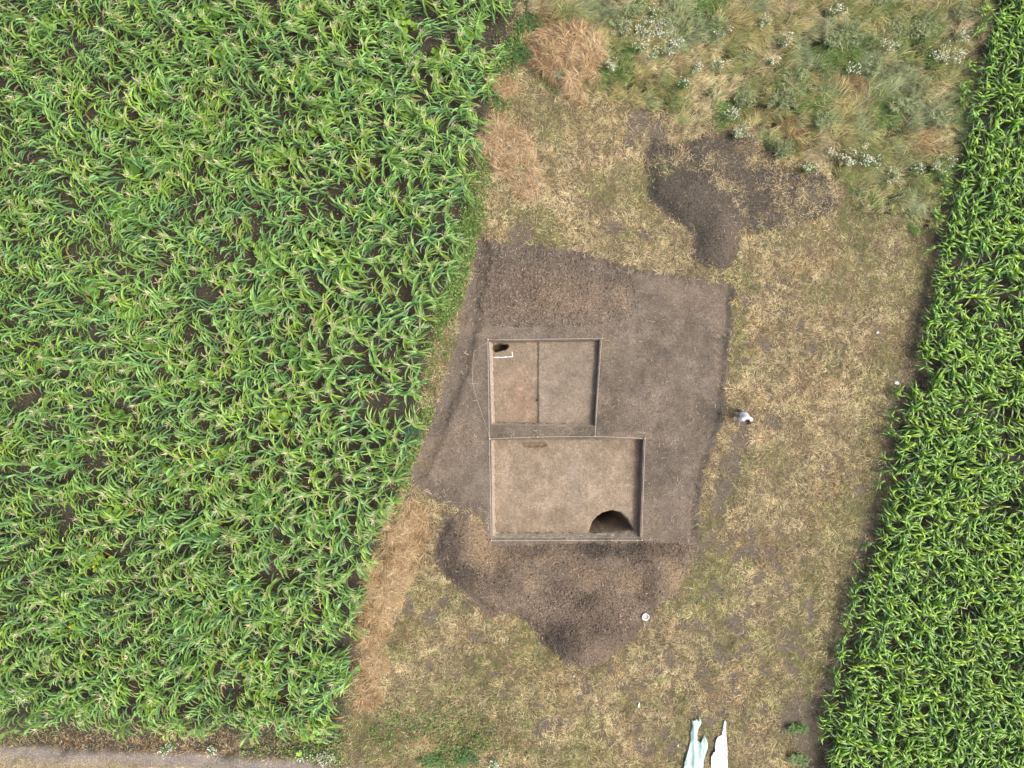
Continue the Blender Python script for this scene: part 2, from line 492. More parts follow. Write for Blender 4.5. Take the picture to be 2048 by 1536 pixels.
cls[(fpy - track_edge(fpx) > 0) & (fpy < 1760)] = 2
cls[iy['B']:iy['A'], ix['L']:ix['U']] = -1
cls[iy['D']:iy['C'], ix['L']:ix['R']] = -1
def sub_grid(name, k, mat, label):
    q = quads[cls == k].reshape(-1, 4)
    used, inv = np.unique(q, return_inverse=True)
    v = np.stack([XX.ravel()[used], YY.ravel()[used], ZZ.ravel()[used]], -1)
    me = mesh_np(name, v, [inv.reshape(-1, 4)], mat, GC.reshape(-1, 3)[used], True)
    return obj(name, me, label=label, kind='structure')
sub_grid('ground', 0, M_SOIL, 'field ground of dark soil under crops and mown dry grass')
sub_grid('stripped_soil', 1, M_STRIP, 'bare grey brown soil stripped of turf around the trenches')
sub_grid('dirt_track', 2, M_SOIL, 'grey dirt track along the bottom edge of the corn field')

# ------------------------------------------------------------------ excavation trenches
def gv(j, i): return np.array([XX[j, i], YY[j, i], ZZ[j, i]])
def trench(name, rows, cols, depth_fn, color_fn, batter, label, step=0.035, under=None):
    j0, j1 = rows; i0, i1 = cols          # j0 south row, j1 north row
    root = empty(name, ((XX[j0, i0] + XX[j1, i1]) / 2, (YY[j0, i0] + YY[j1, i1]) / 2, 0), label, 'trench')
    off = np.array(root.location)
    sw, se, ne, nw = [gv(*q)[:2] for q in ((j0, i0), (j0, i1), (j1, i1), (j1, i0))]
    bW, bE, bS, bN = batter
    fsw = sw + (bW, bS); fse = se + (-bE, bS); fne = ne + (-bE, -bN); fnw = nw + (bW, -bN)
    nu = int(np.linalg.norm(fse - fsw) / step) + 1; nv = int(np.linalg.norm(fnw - fsw) / step) + 1
    s, t = np.meshgrid(np.linspace(0, 1, nu), np.linspace(0, 1, nv))
    def bil(s, t): return (fsw * ((1 - s) * (1 - t))[..., None] + fse * (s * (1 - t))[..., None] + fne * (s * t)[..., None] + fnw * ((1 - s) * t)[..., None])
    p = bil(s, t); x, y = p[..., 0], p[..., 1]
    z = depth_fn(x, y)
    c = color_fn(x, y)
    if under:          # the pit is undercut: its lower part reaches back under the floor
        fr = smooth(0, 1, np.clip((under[2] - z) / under[3], 0, 1))
        x = x + under[0] * fr; y = y + under[1] * fr
    k = np.arange(nu * nv).reshape(nv, nu)
    q = np.stack([k[:-1, :-1], k[:-1, 1:], k[1:, 1:], k[1:, :-1]], -1).reshape(-1, 4)
    v = np.stack([x, y, z], -1).reshape(-1, 3) - off
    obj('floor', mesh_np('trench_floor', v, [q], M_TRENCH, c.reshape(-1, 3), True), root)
    sides = {
        'west': ([gv(j, i0) for j in range(j0, j1 + 1)], fsw, fnw, (1, 0)),
        'east': ([gv(j, i1) for j in range(j0, j1 + 1)], fse, fne, (-1, 0)),
        'south': ([gv(j0, i) for i in range(i0, i1 + 1)], fsw, fse, (0, 1)),
        'north': ([gv(j1, i) for i in range(i0, i1 + 1)], fnw, fne, (0, -1))}
    tone = {'west': C(0.40, 0.335, 0.25), 'east': C(0.20, 0.165, 0.13), 'south': C(0.50, 0.43, 0.32), 'north': C(0.22, 0.18, 0.14)}  # light and shade painted per side: west and south bright, east and north dim
    for nm, (top, a, b, nrm) in sides.items():
        top = np.array(top); n = len(top); L = 9
        f = np.linspace(0, 1, n)
        bot = a + (b - a) * f[:, None]
        zb = depth_fn(bot[:, 0], bot[:, 1]) - 0.02
        rows_ = []
        cols_ = []
        for li in range(L):
            w = li / (L - 1)
            xy = top[:, :2] * (1 - w) + bot * w
            rr = (fbm(f * 26 + li * 0.2, np.full(n, li * 0.35), 2.0, hash(nm) % 97 if False else {'west': 1, 'east': 2, 'south': 3, 'north': 4}[nm] * 13, 3) - 0.5)
            push = rr * (0.09 if nm in ('south', 'west') else 0.05) * (1 if 0 < li else 0)
            xy = xy + np.array(nrm) * push[:, None]
            zz = top[:, 2] * (1 - w) + zb * w
            rows_.append(np.column_stack([xy, zz]) - off)
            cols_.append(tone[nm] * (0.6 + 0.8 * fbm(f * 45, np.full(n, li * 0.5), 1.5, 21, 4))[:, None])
        v = np.concatenate(rows_); k = np.arange(n * L).reshape(L, n)
        q = np.stack([k[:-1, :-1], k[:-1, 1:], k[1:, 1:], k[1:, :-1]], -1).reshape(-1, 4)
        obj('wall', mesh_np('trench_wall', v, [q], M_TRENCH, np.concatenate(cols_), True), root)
    return root

ZU, ZL = -0.17 - 0.34, -0.17 - 0.48
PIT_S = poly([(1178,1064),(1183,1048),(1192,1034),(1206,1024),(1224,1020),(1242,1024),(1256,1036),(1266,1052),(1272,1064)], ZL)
PIT_N = poly([(985,689),(1000,686),(1015,687),(1018,693),(1012,700),(1000,702),(991,705),(985,702)], ZU)
POCKET = poly([(1040,884),(1058,882),(1085,882),(1094,886),(1096,891),(1088,896),(1066,897),(1048,895),(1041,890)], ZL)
def z_upper(x, y):
    px, py = topx(x, y); k = (H - ZU) / H
    sx = PX(1076.5, 0, ZU)[0]
    step = smooth(-0.02, 0.025, x - sx - 0.03 * (fbm(x * 0, y, 2.5, 71, 2) - 0.5))
    z = ZU - 0.10 * (1 - step) + (fbm(x, y, 3.0, 72, 4) - 0.5) * 0.06
    z = z - 0.9 * smooth(-0.01, 0.10, sdf(x, y, PIT_N) + (fbm(x, y, 4, 73, 2) - 0.5) * 0.05)
    hx, hy = PX(1073, 800, ZU)
    z = z - 0.14 * smooth(0.06, 0.02, np.hypot(x - hx, y - hy))
    cr = dline(x, y, poly([(1007, 716), (1008, 728), (1012, 738), (1010, 752)], ZU))
    z = z - 0.012 * np.exp(-(cr / 0.03) ** 2)
    return z
def c_upper(x, y):
    sx = PX(1076.5, 0, ZU)[0]
    right = smooth(-0.02, 0.02, x - sx)
    a = np.ones(x.shape + (3,)) * C(0.208, 0.165, 0.119)
    ox, oy = PX(1040, 795, ZU)
    orange = np.exp(-(((x - ox) / 0.5) ** 2 + ((y - oy) / 1.1) ** 2)) * 0.7
    a = lerp3(a, np.broadcast_to(C(0.275, 0.190, 0.128), a.shape), orange)
    b = np.ones(x.shape + (3,)) * C(0.205, 0.168, 0.126)
    c = lerp3(a, b, right)
    c = c * ((0.8 + 0.4 * fbm(x, y, 1.3, 74, 4)) * (0.80 + 0.40 * fbm(x, y, 5.0, 75, 3)))[..., None]
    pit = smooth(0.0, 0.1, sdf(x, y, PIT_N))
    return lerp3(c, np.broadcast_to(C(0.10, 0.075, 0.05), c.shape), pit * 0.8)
def z_lower(x, y):
    z = ZL + (fbm(x, y, 3.0, 81, 4) - 0.5) * 0.07 + (fbm(x, y, 9.0, 82, 2) - 0.5) * 0.02
    ax, ay = PX(1177, 968, ZL)
    z = z - 0.02 * smooth(-0.02, 0.02, x - ax + 0.03 * (fbm(x * 0, y, 2.5, 86, 2) - 0.5)) * (0.5 + 0.5 * smooth(0.02, -0.02, y - ay))
    d = sdf(x, y, PIT_S) + (fbm(x, y, 5.0, 87, 3) - 0.5) * 0.05
    px, py = topx(x, y)
    w = np.interp(px, [1170, 1225, 1275], [0.07, 0.10, 0.62])
    z = z - 2.0 * smooth(-0.02, 1.0, d / w)
    z = z - 0.10 * smooth(-0.02, 0.12, sdf(x, y, POCKET) + (fbm(x, y, 4, 84, 3) - 0.5) * 0.16)
    return z
def c_lower(x, y):
    c = np.ones(x.shape + (3,)) * C(0.232, 0.184, 0.132)
    c = c * ((0.8 + 0.4 * fbm(x, y, 1.0, 83, 4)) * (0.78 + 0.44 * fbm(x, y, 5.0, 85, 3)))[..., None]
    ax, ay = PX(1177, 968, ZL)
    sq = smooth(-0.02, 0.02, x - ax) * smooth(0.02, -0.02, y - ay); c = c * (1 + 0.07 * sq)[..., None]
    gx, gy = PX(1150, 940, ZL)
    c = lerp3(c, np.broadcast_to(C(0.245, 0.205, 0.160), c.shape), np.exp(-(((x - gx) / 0.5) ** 2 + ((y - gy) / 1.5) ** 2)) * 0.6)
    pk = smooth(0, 0.08, sdf(x, y, POCKET)); c = lerp3(c, np.broadcast_to(C(0.150, 0.112, 0.070), c.shape), pk * 0.7)
    pit = smooth(0.0, 0.12, sdf(x, y, PIT_S)); c = lerp3(c, np.broadcast_to(C(0.060, 0.045, 0.032), c.shape), pit * 0.85)  # shade of the deep pit is painted into the soil colour
    return c
trench('excavation_trench', (iy['B'], iy['A']), (ix['L'], ix['U']), z_upper, c_upper, (0.14, 0.03, 0.08, 0.05),
       'smaller square excavation trench with a floor step and a dark corner pit')
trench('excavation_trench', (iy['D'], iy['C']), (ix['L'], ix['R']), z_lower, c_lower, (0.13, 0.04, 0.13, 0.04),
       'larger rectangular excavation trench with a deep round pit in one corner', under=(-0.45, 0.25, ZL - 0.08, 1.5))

# ------------------------------------------------------------------ clods
def clods(n, sampler, size, cols):
    xs, ys, zs = sampler(n); n = len(xs)
    o = np.array([(1, 0, 0), (-1, 0, 0), (0, 1, 0), (0, -1, 0), (0, 0, 1), (0, 0, -1)], float)
    f = np.array([(0, 2, 4), (2, 1, 4), (1, 3, 4), (3, 0, 4), (2, 0, 5), (1, 2, 5), (3, 1, 5), (0, 3, 5)])
    s = np.minimum(np.exp(R.normal(np.log(size * 0.75), 0.6, n)), size * 2.2)
    j = R.uniform(0.6, 1.3, (n, 6, 1)) * o + R.normal(0, 0.12, (n, 6, 3))
    a = R.uniform(0, 6.28, n); ca, sa = np.cos(a)[:, None], np.sin(a)[:, None]
    v = j * s[:, None, None]
    x = v[..., 0] * ca - v[..., 1] * sa + xs[:, None]
    y = v[..., 0] * sa + v[..., 1] * ca + ys[:, None]
    z = v[..., 2] * 0.75 + zs[:, None] + s[:, None] * 0.25
    F = (f[None] + (np.arange(n) * 6)[:, None, None]).reshape(-1, 3)
    c = np.repeat(cols(xs, ys) * R.uniform(0.6, 1.7, (n, 1)), 6, axis=0)
    return np.stack([x, y, z], -1).reshape(-1, 3), F, c

def heap_color(x, y, which):
    px, py = topx(x, y)
    n1 = fbm(x, y, 0.8, 101, 4)[..., None]
    def g(a, b, ra, rb): return np.exp(-(((px - a) / ra) ** 2 + ((py - b) / rb) ** 2))
    if which == 'south':
        c = np.ones(np.shape(x) + (3,)) * C(0.152, 0.119, 0.087) * (0.75 + 0.5 * n1)
        tan = np.clip(g(950, 1075, 24, 42) + g(985, 1115, 30, 26) + g(1345, 1150, 20, 30) + 0.5 * g(1060, 1110, 70, 18) + smooth(0.58, 0.75, fbm(x, y, 0.9, 103, 3)) * 0.5, 0, 1)
        c = lerp3(c, np.broadcast_to(C(0.225, 0.168, 0.108), c.shape), tan)
        dk = np.clip(g(1125, 1285, 38, 30) + g(905, 1090, 22, 40) + g(925, 1145, 34, 24) + 0.7 * g(1200, 1100, 55, 18) + 0.6 * g(1195, 1250, 40, 20) + smooth(0.6, 0.78, fbm(x, y, 0.8, 104, 3)) * 0.6, 0, 1)
        c = lerp3(c, np.broadcast_to(C(0.075, 0.062, 0.050), c.shape), dk * 0.9)
    elif which == 'north':
        c = np.ones(np.shape(x) + (3,)) * C(0.138, 0.111, 0.086) * (0.78 + 0.44 * n1)
        tan = np.clip(g(1130, 600, 90, 40) + g(985, 640, 30, 20) + g(1255, 600, 24, 40) + g(1090, 540, 70, 25) * 0.5, 0, 1)
        c = lerp3(c, np.broadcast_to(C(0.205, 0.155, 0.106), c.shape), tan * 0.7)
        dk = np.clip(smooth(560, 500, py + (px - 1000) * -0.12), 0, 1)
        c = lerp3(c, np.broadcast_to(C(0.118, 0.100, 0.082), c.shape), dk * 0.7)
        c = lerp3(ground_color(x, y), c, smooth(0.0, 0.7, sdf(x, y, NORTH) + (fbm(x, y, 1.5, 41, 3) - 0.5) * 0.5))
    else:
        c = np.ones(np.shape(x) + (3,)) * C(0.086, 0.074, 0.058) * (0.75 + 0.5 * n1)
        br = g(1460, 490, 30, 50)
        c = lerp3(c, np.broadcast_to(C(0.125, 0.100, 0.076), c.shape), br * 0.7)
    return c

def heap(which, pl, label, nclod, clod_size):
    x0, y0 = pl.min(0) - 0.3; x1, y1 = pl.max(0) + 0.3
    st = 0.055
    x, y = np.meshgrid(np.arange(x0, x1, st), np.arange(y0, y1, st))
    h, d = heap_z(x, y, which)
    z = ground_z(x, y) + h
    c = heap_color(x, y, which)
    k = np.arange(x.size).reshape(x.shape)
    q = np.stack([k[:-1, :-1], k[:-1, 1:], k[1:, 1:], k[1:, :-1]], -1)
    # keep clear of the trench openings
    inx = (pX[iy['D'], ix['L']] - 3) / 1
    keep = (d[:-1, :-1] > -0.12) & (d[1:, 1:] > -0.12)
    if which == 'south':
        _, pyy = topx(x, y)
        keep &= (pyy[:-1, :-1] > 1079) & (pyy[1:, 1:] > 1079) | (topx(x, y)[0][1:, 1:] < 980)
    q = q[keep].reshape(-1, 4)
    used, inv = np.unique(q, return_inverse=True)
    cx_, cy_ = pl.mean(0); off = np.array([cx_, cy_, 0])
    v = np.stack([x.ravel()[used], y.ravel()[used], z.ravel()[used]], -1) - off
    o = obj('spoil_heap', mesh_np('spoil_heap', v, [inv.reshape(-1, 4)], M_HEAP, c.reshape(-1, 3)[used], True), label=label, cat='soil heap')
    o.location = off
    def samp(n):
        xs = R.uniform(x0, x1, n * 3); ys = R.uniform(y0, y1, n * 3)
        hh, dd = heap_z(xs, ys, which)
        den = smooth(0.42, 0.62, fbm(xs, ys, 0.7, 111, 3)) * 0.9 + 0.25
        k = (dd > 0.0) & (R.random(n * 3) < den)
        if which == 'south': k &= (topx(xs, ys)[1] > 1084) | (topx(xs, ys)[0] < 976)
        xs, ys, hh = xs[k][:n], ys[k][:n], hh[k][:n]
        return xs, ys, ground_z(xs, ys) + hh
    cv, cf, cc = clods(nclod, samp, clod_size, lambda a, b: heap_color(a, b, which) * 1.12)
    obj('clods', mesh_np('clods', cv - off, [cf], M_CLOD, cc), o, kind='stuff')
    return o
heap('south', SOUTH, 'brown spoil heap of crumbly earth below the larger trench', 14000, 0.024)
heap('north', NORTH, 'low cloddy spread of dug earth above the smaller trench', 12000, 0.023)
heap('east', EAST, 'dark grey spoil heap half covered in straw beside tall weeds', 4500, 0.020)

# ------------------------------------------------------------------ grass blades
def blades(b, az, L, w, e0, e1, col):
    n = len(b)
    d = np.stack([np.cos(az), np.sin(az)], -1)
    def stepv(e, l): return np.column_stack([d * (np.cos(e) * l)[:, None], np.sin(e) * l])
    m = b + stepv(e0, L * 0.5); t = m + stepv(e1, L * 0.5)
    s = np.column_stack([-d[:, 1], d[:, 0], np.zeros(n)]) * (w / 2)[:, None]
    v = np.stack([b - s, b + s, m + s * 0.85, m - s * 0.85, t], 1).reshape(-1, 3)
    k = (np.arange(n) * 5)[:, None]
    return v, k + np.array([[0, 1, 2, 3]]), k + np.array([[3, 2, 4]]), np.repeat(col, 5, axis=0)

def straws(b, az, L, w, e0, e1, col):
    n = len(b)
    d = np.stack([np.cos(az), np.sin(az)], -1)
    m = b + np.column_stack([d * (np.cos(e0) * L * 0.5)[:, None], np.sin(e0) * L * 0.5])
    t = m + np.column_stack([d * (np.cos(e1) * L * 0.5)[:, None], np.sin(e1) * L * 0.5])
    s = np.column_stack([-d[:, 1], d[:, 0], np.zeros(n)]) * (w / 2)[:, None]
    v = np.stack([b, m + s, t, m - s], 1).reshape(-1, 3)
    return v, (np.arange(n) * 4)[:, None] + np.array([[0, 1, 2, 3]]), np.repeat(col, 4, axis=0)

def pick(pal, wts):
    """wts (n,k) -> colours (n,3)"""
    wts = wts / wts.sum(1, keepdims=True)
    cs = np.cumsum(wts, 1); r = R.random((len(wts), 1))
    i = np.minimum((r > cs).sum(1), len(pal) - 1)
    c = np.array(pal)[i]
    return c * R.uniform(0.75, 1.25, (len(i), 1))

WIND = 0.12
# --- mown dry grass
def mown_density(x, y):
    px, py = topx(x, y)
    d = np.ones(x.shape)
    d *= smooth(left_edge(py) - 12, left_edge(py) + 12, px)
    d *= 1 - 0.8 * smooth(right_edge(py) - 46, right_edge(py) - 8, px + (fbm(x, y, 2.0, 121, 3) - 0.5) * 44)
    d *= np.clip(smooth(0.10, -0.10, sdf(x, y, STRIP) + swob(x, y)) + 0.10 * smooth(0.55, 0.0, sdf(x, y, STRIP) + swob(x, y)) * (vnoise(x, y, 3.0, 128) > 0.5), 0, 1)
    tr = smooth(6, -10, py - track_edge(px) + (fbm(x, y, 2.0, 122, 3) - 0.5) * 24)
    td = py - track_edge(px)
    tr = np.maximum(tr, 0.55 * smooth(14, 26, td + (fbm(x, y, 2.0, 123, 3) - 0.5) * 26) * smooth(80, 60, td))
    d *= tr
    for w in ('south', 'north'):
        d *= smooth(0.16, -0.14, heap_z(x, y, w)[1] + (vnoise(x, y, 3.0, 129) - 0.5) * 0.3)
    e = heap_z(x, y, 'east')[1]
    straw = 0.60 * smooth(0.36, 0.60, fbm(x, y, 1.6, 124, 3)) + 0.06
    bare = smooth(-0.1, 0.15, sdf(x, y, EAST_BARE) + (fbm(x, y, 2, 125, 3) - 0.5) * 0.5)
    straw = straw * (1 - bare) + 0.015 * bare
    d = d * (1 - (1 - straw) * smooth(-0.15, 0.30, e + (vnoise(x, y, 2.5, 130) - 0.5) * 0.5))
    d *= 1 - 0.95 * spot_mask(x, y)
    d *= 1 - 0.85 * smooth(0.0, 0.4, sdf(x, y, TALL))
    d *= (0.35 + 1.0 * fbm(x, y, 1.2, 126, 3)) * (0.35 + 0.8 * smooth(0.32, 0.6, vnoise(x, y, 4.5, 127)))
    return d
N0 = 1020000
x = R.uniform(-7.6, 19.5, N0); y = R.uniform(-19.5, 17.5, N0)
px, py = topx(x, y)
q = (px > left_edge(py) - 20) & (px < right_edge(py) + 10) | (py > 1470)
x, y = x[q], y[q]
xl = R.uniform(-26, -7.6, 30000); yl = R.uniform(-19.5, -14.8, 30000)     # verge and track median below the corn
x = np.concatenate([x, xl]); y = np.concatenate([y, yl])
pxl, pyl = topx(x, y)
den = mown_density(x, y)
lowleft = (pxl < 690) & (pyl > 1440)
den = np.where(lowleft & (pyl < track_edge(pxl) - 2), np.clip(smooth(1445, 1470, pyl), 0, 1) * 0.8, den)
den = np.where(lowleft & (pyl >= track_edge(pxl) - 2), 0.5 * smooth(14, 26, pyl - track_edge(pxl) + (fbm(x, y, 2.0, 123, 3) - 0.5) * 26), den)
k = R.random(len(x)) < den
x, y = x[k], y[k]; n = len(x); pxl, pyl = topx(x, y)
z = surf_z(x, y)
# lay direction flows in swirls
az = fbm(x, y, 1.3, 131, 3) * 18 + R.normal(0, 0.8, n)
L = R.uniform(0.10, 0.34, n) * (0.7 + 0.6 * fbm(x, y, 1.0, 132, 2)); w = R.uniform(0.009, 0.018, n)
e0 = R.uniform(0.05, 0.85, n); e1 = R.uniform(-0.6, 0.2, n)
gr = fbm(x, y, 0.5, 133, 4)
greenish = 1.4 * smooth(0.50, 0.62, gr) + 0.9 * smooth(right_edge(pyl) - 120, right_edge(pyl) - 50, pxl) + 2.6 * np.exp(-(((pxl - 800) / 170) ** 2 + ((pyl - 1470) / 70) ** 2)) \
    + 0.8 * np.exp(-(((pxl - 1150) / 90) ** 2 + ((pyl - 230) / 60) ** 2)) + 0.6 * np.exp(-(((pxl - 950) / 120) ** 2 + ((pyl - 1360) / 60) ** 2)) + 0.7 * np.exp(-(((pxl - 1640) / 160) ** 2 + ((pyl - 470) / 30) ** 2)) \
    + 0.5 * np.exp(-(((pxl - 1040) / 40) ** 2 + ((pyl - 215) / 25) ** 2)) + 0.9 * np.exp(-(((pxl - 1590) / 40) ** 2 + ((pyl - 1460) / 40) ** 2))
rust = 1.5 * smooth(0.54, 0.68, fbm(x, y, 0.8, 134, 3)) + 1.2 * (lowleft[k] & (pyl < track_edge(pxl) + 4))
pale = 1.1 * smooth(0.46, 0.64, fbm(x, y, 0.7, 135, 3))
pal = [(0.62, 0.525, 0.32), (0.45, 0.36, 0.20), (0.30, 0.275, 0.125), (0.16, 0.225, 0.065), (0.37, 0.235, 0.110), (0.13, 0.10, 0.065)]
wt = np.column_stack([0.9 + 0.9 * pale, np.full(n, 1.0), 0.32 + 1.1 * greenish, 0.10 + 1.4 * greenish, 0.10 + 0.8 * rust, np.full(n, 0.5)])
cl = pick(pal, wt) * ((0.62 + 0.66 * vnoise(x, y, 3.2, 136)) * (0.72 + 0.56 * fbm(x, y, 0.9, 137, 3)))[:, None]
es = heap_z(x, y, 'east')[1] > 0
az = np.where(es, R.uniform(0, 6.28, n), az); w = np.where(es, w * 0.75, w); e0 = np.where(es, e0 * 0.4, e0); e1 = np.where(es, e1 * 0.4, e1)
v, f4, c = straws(np.column_stack([x, y, z - 0.005]), az, L, w, e0, e1, cl)
obj('mown_grass', mesh_np('mown_grass', v, [f4], M_GRASS, c), label='mown dry straw coloured grass lying around the excavation', cat='grass', kind='stuff')
print('mown blades', n)

# straw crumbs and stalks strewn on bare earth
n = 3200
x = R.uniform(-4.6, 9.8, n); y = R.uniform(-13, 7, n)
k = (sdf(x, y, STRIP) > 0.05) | (heap_z(x, y, 'south')[1] > 0.1)
px, py = topx(x, y)
k &= ~((px > 975) & (px < 1205) & (py > 676) & (py < 856)) & ~((px > 978) & (px < 1292) & (py > 876) & (py < 1080))
k &= R.random(n) < 0.25 + 0.9 * smooth(0.45, 0.65, fbm(x, y, 0.7, 141, 3))
x, y = x[k], y[k]; n = len(x)
v, f4, f3, c = blades(np.column_stack([x, y, surf_z(x, y) + 0.012]), R.uniform(0, 6.28, n), R.uniform(0.05, 0.26, n), R.uniform(0.008, 0.016, n), R.uniform(0, 0.25, n), R.uniform(-0.3, 0.1, n),
                      pick([(0.55, 0.47, 0.32), (0.40, 0.33, 0.22)], np.ones((n, 2))))
obj('loose_straw', mesh_np('loose_straw', v, [f4, f3], M_GRASS, c), label='loose straw bits scattered over the bare soil', cat='straw', kind='stuff')

def samp_strip(n):
    xs = R.uniform(-4.7, 9.8, n * 4); ys = R.uniform(-7.2, 6.5, n * 4)
    d = sdf(xs, ys, STRIP); fd = dline(xs, ys, FURROW); ppx, ppy = topx(xs, ys)
    k = (d > -0.05) & (R.random(n * 4) < 0.10 + 0.9 * np.exp(-(fd / 0.45) ** 2) + 0.35 * np.exp(-((d - 0.05) / 0.12) ** 2) + 0.3 * smooth(0.55, 0.7, fbm(xs, ys, 0.9, 143, 3)))
    k &= ~((ppx > 974) & (ppx < 1206) & (ppy > 675) & (ppy < 857)) & ~((ppx > 977) & (ppx < 1293) & (ppy > 875) & (ppy < 1082))
    xs, ys = xs[k][:n], ys[k][:n]
    return xs, ys, surf_z(xs, ys)
cv, cf, cc = clods(9000, samp_strip, 0.017, lambda a, b: ground_color(a, b) * 1.05)
obj('soil_crumbs', mesh_np('soil_crumbs', cv, [cf], M_CLOD, cc), label='loose soil crumbs scattered over the stripped soil', cat='soil crumbs', kind='stuff')

# --- tall weedy grass
NT = 5200
tx = R.uniform(0.2, 21.5, NT); ty = R.uniform(5.5, 19.0, NT)
k = sdf(tx, ty, TALL) + (fbm(tx, ty, 1.2, 151, 3) - 0.5) * 0.8 > 0.0
tx, ty = tx[k], ty[k]; nt = len(tx)
B = 48
T = np.repeat(np.arange(nt), B); n = len(T)
hgt = (0.45 + 0.5 * fbm(tx, ty, 0.7, 152, 3)) * R.uniform(0.55, 1.3, nt)
edge = smooth(0, 0.8, sdf(tx, ty, TALL)); hgt = hgt * (0.55 + 0.45 * edge)
x = tx[T] + R.normal(0, 0.085, n); y = ty[T] + R.normal(0, 0.085, n)
z = surf_z(tx, ty)[T]
flow = (WIND + (fbm(tx, ty, 0.55, 153, 3) - 0.5) * 3.0 + R.normal(0, 0.45, nt))[T]
az = flow + R.normal(0, 0.42, n)
L = hgt[T] * R.uniform(0.6, 1.15, n); w = R.uniform(0.012, 0.024, n)
e0 = R.uniform(0.75, 1.3, n); e1 = R.uniform(-0.55, 0.45, n)
pal = np.array([(0.28, 0.305, 0.110), (0.45, 0.400, 0.170), (0.62, 0.520, 0.310), (0.32, 0.385, 0.205), (0.14, 0.24, 0.06), (0.36, 0.235, 0.115)])
fld = np.stack([fbm(tx, ty, 0.8, 160 + i * 7, 3) + b for i, b in enumerate((0.045, 0.035, 0.035, 0.03, 0.035, -0.06))], -1)
wt = np.exp((fld - fld.max(1, keepdims=True)) * 22)
c = pick(pal, wt[T] + 0.05) * R.uniform(0.6, 1.4, nt)[T][:, None]
v, f4, f3, cc = blades(np.column_stack([x, y, z]), az, L, w, e0, e1, c)
obj('tall_grass', mesh_np('tall_grass', v, [f4, f3], M_TALL, cc), label='tall windblown grass, olive and straw coloured, filling the upper right corner', cat='grass', kind='stuff')
print('tall blades', n)

# --- green weed verge between the corn and the dig, and low weeds under the corn
def leaflets(x, y, z, size, col, tilt=0.6, az=None):
    n = len(x)
    a = R.uniform(0, 6.28, n) if az is None else az
    e = R.normal(0.1, tilt, n)
    d = np.column_stack([np.cos(a) * np.cos(e), np.sin(a) * np.cos(e), np.sin(e)])
    s = np.column_stack([-np.sin(a), np.cos(a), R.normal(0, 0.25, n)])
    b = np.column_stack([x, y, z])
    L = size[:, None]
    v = np.stack([b, b + d * L * 0.5 + s * L * 0.28, b + d * L, b + d * L * 0.5 - s * L * 0.28], 1).reshape(-1, 3)
    return v, (np.arange(n) * 4)[:, None] + np.array([[0, 3, 2, 1]]), np.repeat(col, 4, axis=0)
n = 36000
y = R.uniform(-6.5, 17.5, n)
py = 768 - y * S
px = left_edge(py) + R.normal(6, 13, n)
x = (px - 1024) / S
dd = smooth(0.12, -0.05, sdf(x, y, STRIP)) * np.interp(py, [0, 120, 230, 380, 430, 900, 980, 1060], [1.0, 0.7, 0.5, 0.2, 0.9, 1.0, 0.4, 0.0]) * (0.08 + 1.1 * smooth(0.40, 0.60, fbm(x, y, 1.0, 171, 3)))
k = R.random(n) < dd
x, y, py = x[k], y[k], py[k]; n = len(x)
hz = np.abs(R.normal(0, 0.10, n)) * (0.5 + fbm(x, y, 1.5, 172, 2))
cl = pick([(0.185, 0.32, 0.07), (0.115, 0.22, 0.045), (0.08, 0.16, 0.05), (0.34, 0.32, 0.13)], np.column_stack([np.full(n, 1.0), np.full(n, 1.0), 0.5 + 2 * (py < 250), np.full(n, 0.45)]))
v, f, c = leaflets(x, y, ground_z(x, y) + hz, R.uniform(0.05, 0.12, n), cl, 0.8)
obj('verge_weeds', mesh_np('verge_weeds', v, [f], M_WEED, c), label='bright green low weeds in a strip between corn and bare soil', cat='weeds', kind='stuff')

n = 60000
x = R.uniform(-25, 1.2, n); y = R.uniform(-15.2, 18.5, n)
px, py = topx(x, y)
pt = fbm(x, y, 0.8, 173, 4)
k = (px < left_edge(py) - 4) & (R.random(n) < 0.8 * smooth(0.42, 0.60, pt) + 0.18)
x, y = x[k], y[k]; n = len(x)
hz = np.abs(R.normal(0, 0.07, n))
dry = fbm(x, y, 1.1, 174, 3)
cl = pick([(0.075, 0.15, 0.045), (0.10, 0.20, 0.07), (0.06, 0.12, 0.055), (0.30, 0.20, 0.10)], np.column_stack([np.full(n, 1.0), np.full(n, 0.9), np.full(n, 0.8), 0.12 + 2.2 * smooth(0.52, 0.68, dry)]))
v, f, c = leaflets(x, y, ground_z(x, y) + hz, R.uniform(0.06, 0.15, n), cl, 0.5)
obj('field_weeds', mesh_np('field_weeds', v, [f], M_WEED, c), label='low weeds and litter on the dark soil under the left corn', cat='weeds', kind='stuff')

n = 26000
px = R.uniform(480, 1080, n); py = R.uniform(1395, 1560, n)
x = (px - 1024) / S; y = (768 - py) / S
dd = np.exp(-(((px - 800) / 190) ** 2 + ((py - 1500) / 55) ** 2)) * smooth(0.36, 0.58, fbm(x, y, 0.9, 175, 3)) + 0.35 * np.exp(-(((px - 600) / 90) ** 2 + ((py - 1500) / 16) ** 2))
dd = dd * smooth(2, -12, py - track_edge(px))
k = R.random(n) < dd
x, y = x[k], y[k]; n = len(x)
cl = pick([(0.15, 0.26, 0.06), (0.10, 0.19, 0.045), (0.20, 0.28, 0.09), (0.26, 0.24, 0.11)], np.ones((n, 4)))
v, f, c = leaflets(x, y, ground_z(x, y) + np.abs(R.normal(0, 0.10, n)) + 0.03, R.uniform(0.06, 0.14, n), cl, 0.8)
obj('track_weeds', mesh_np('track_weeds', v, [f], M_WEED, c), label='green low weeds along the bottom edge left of centre', cat='weeds', kind='stuff')

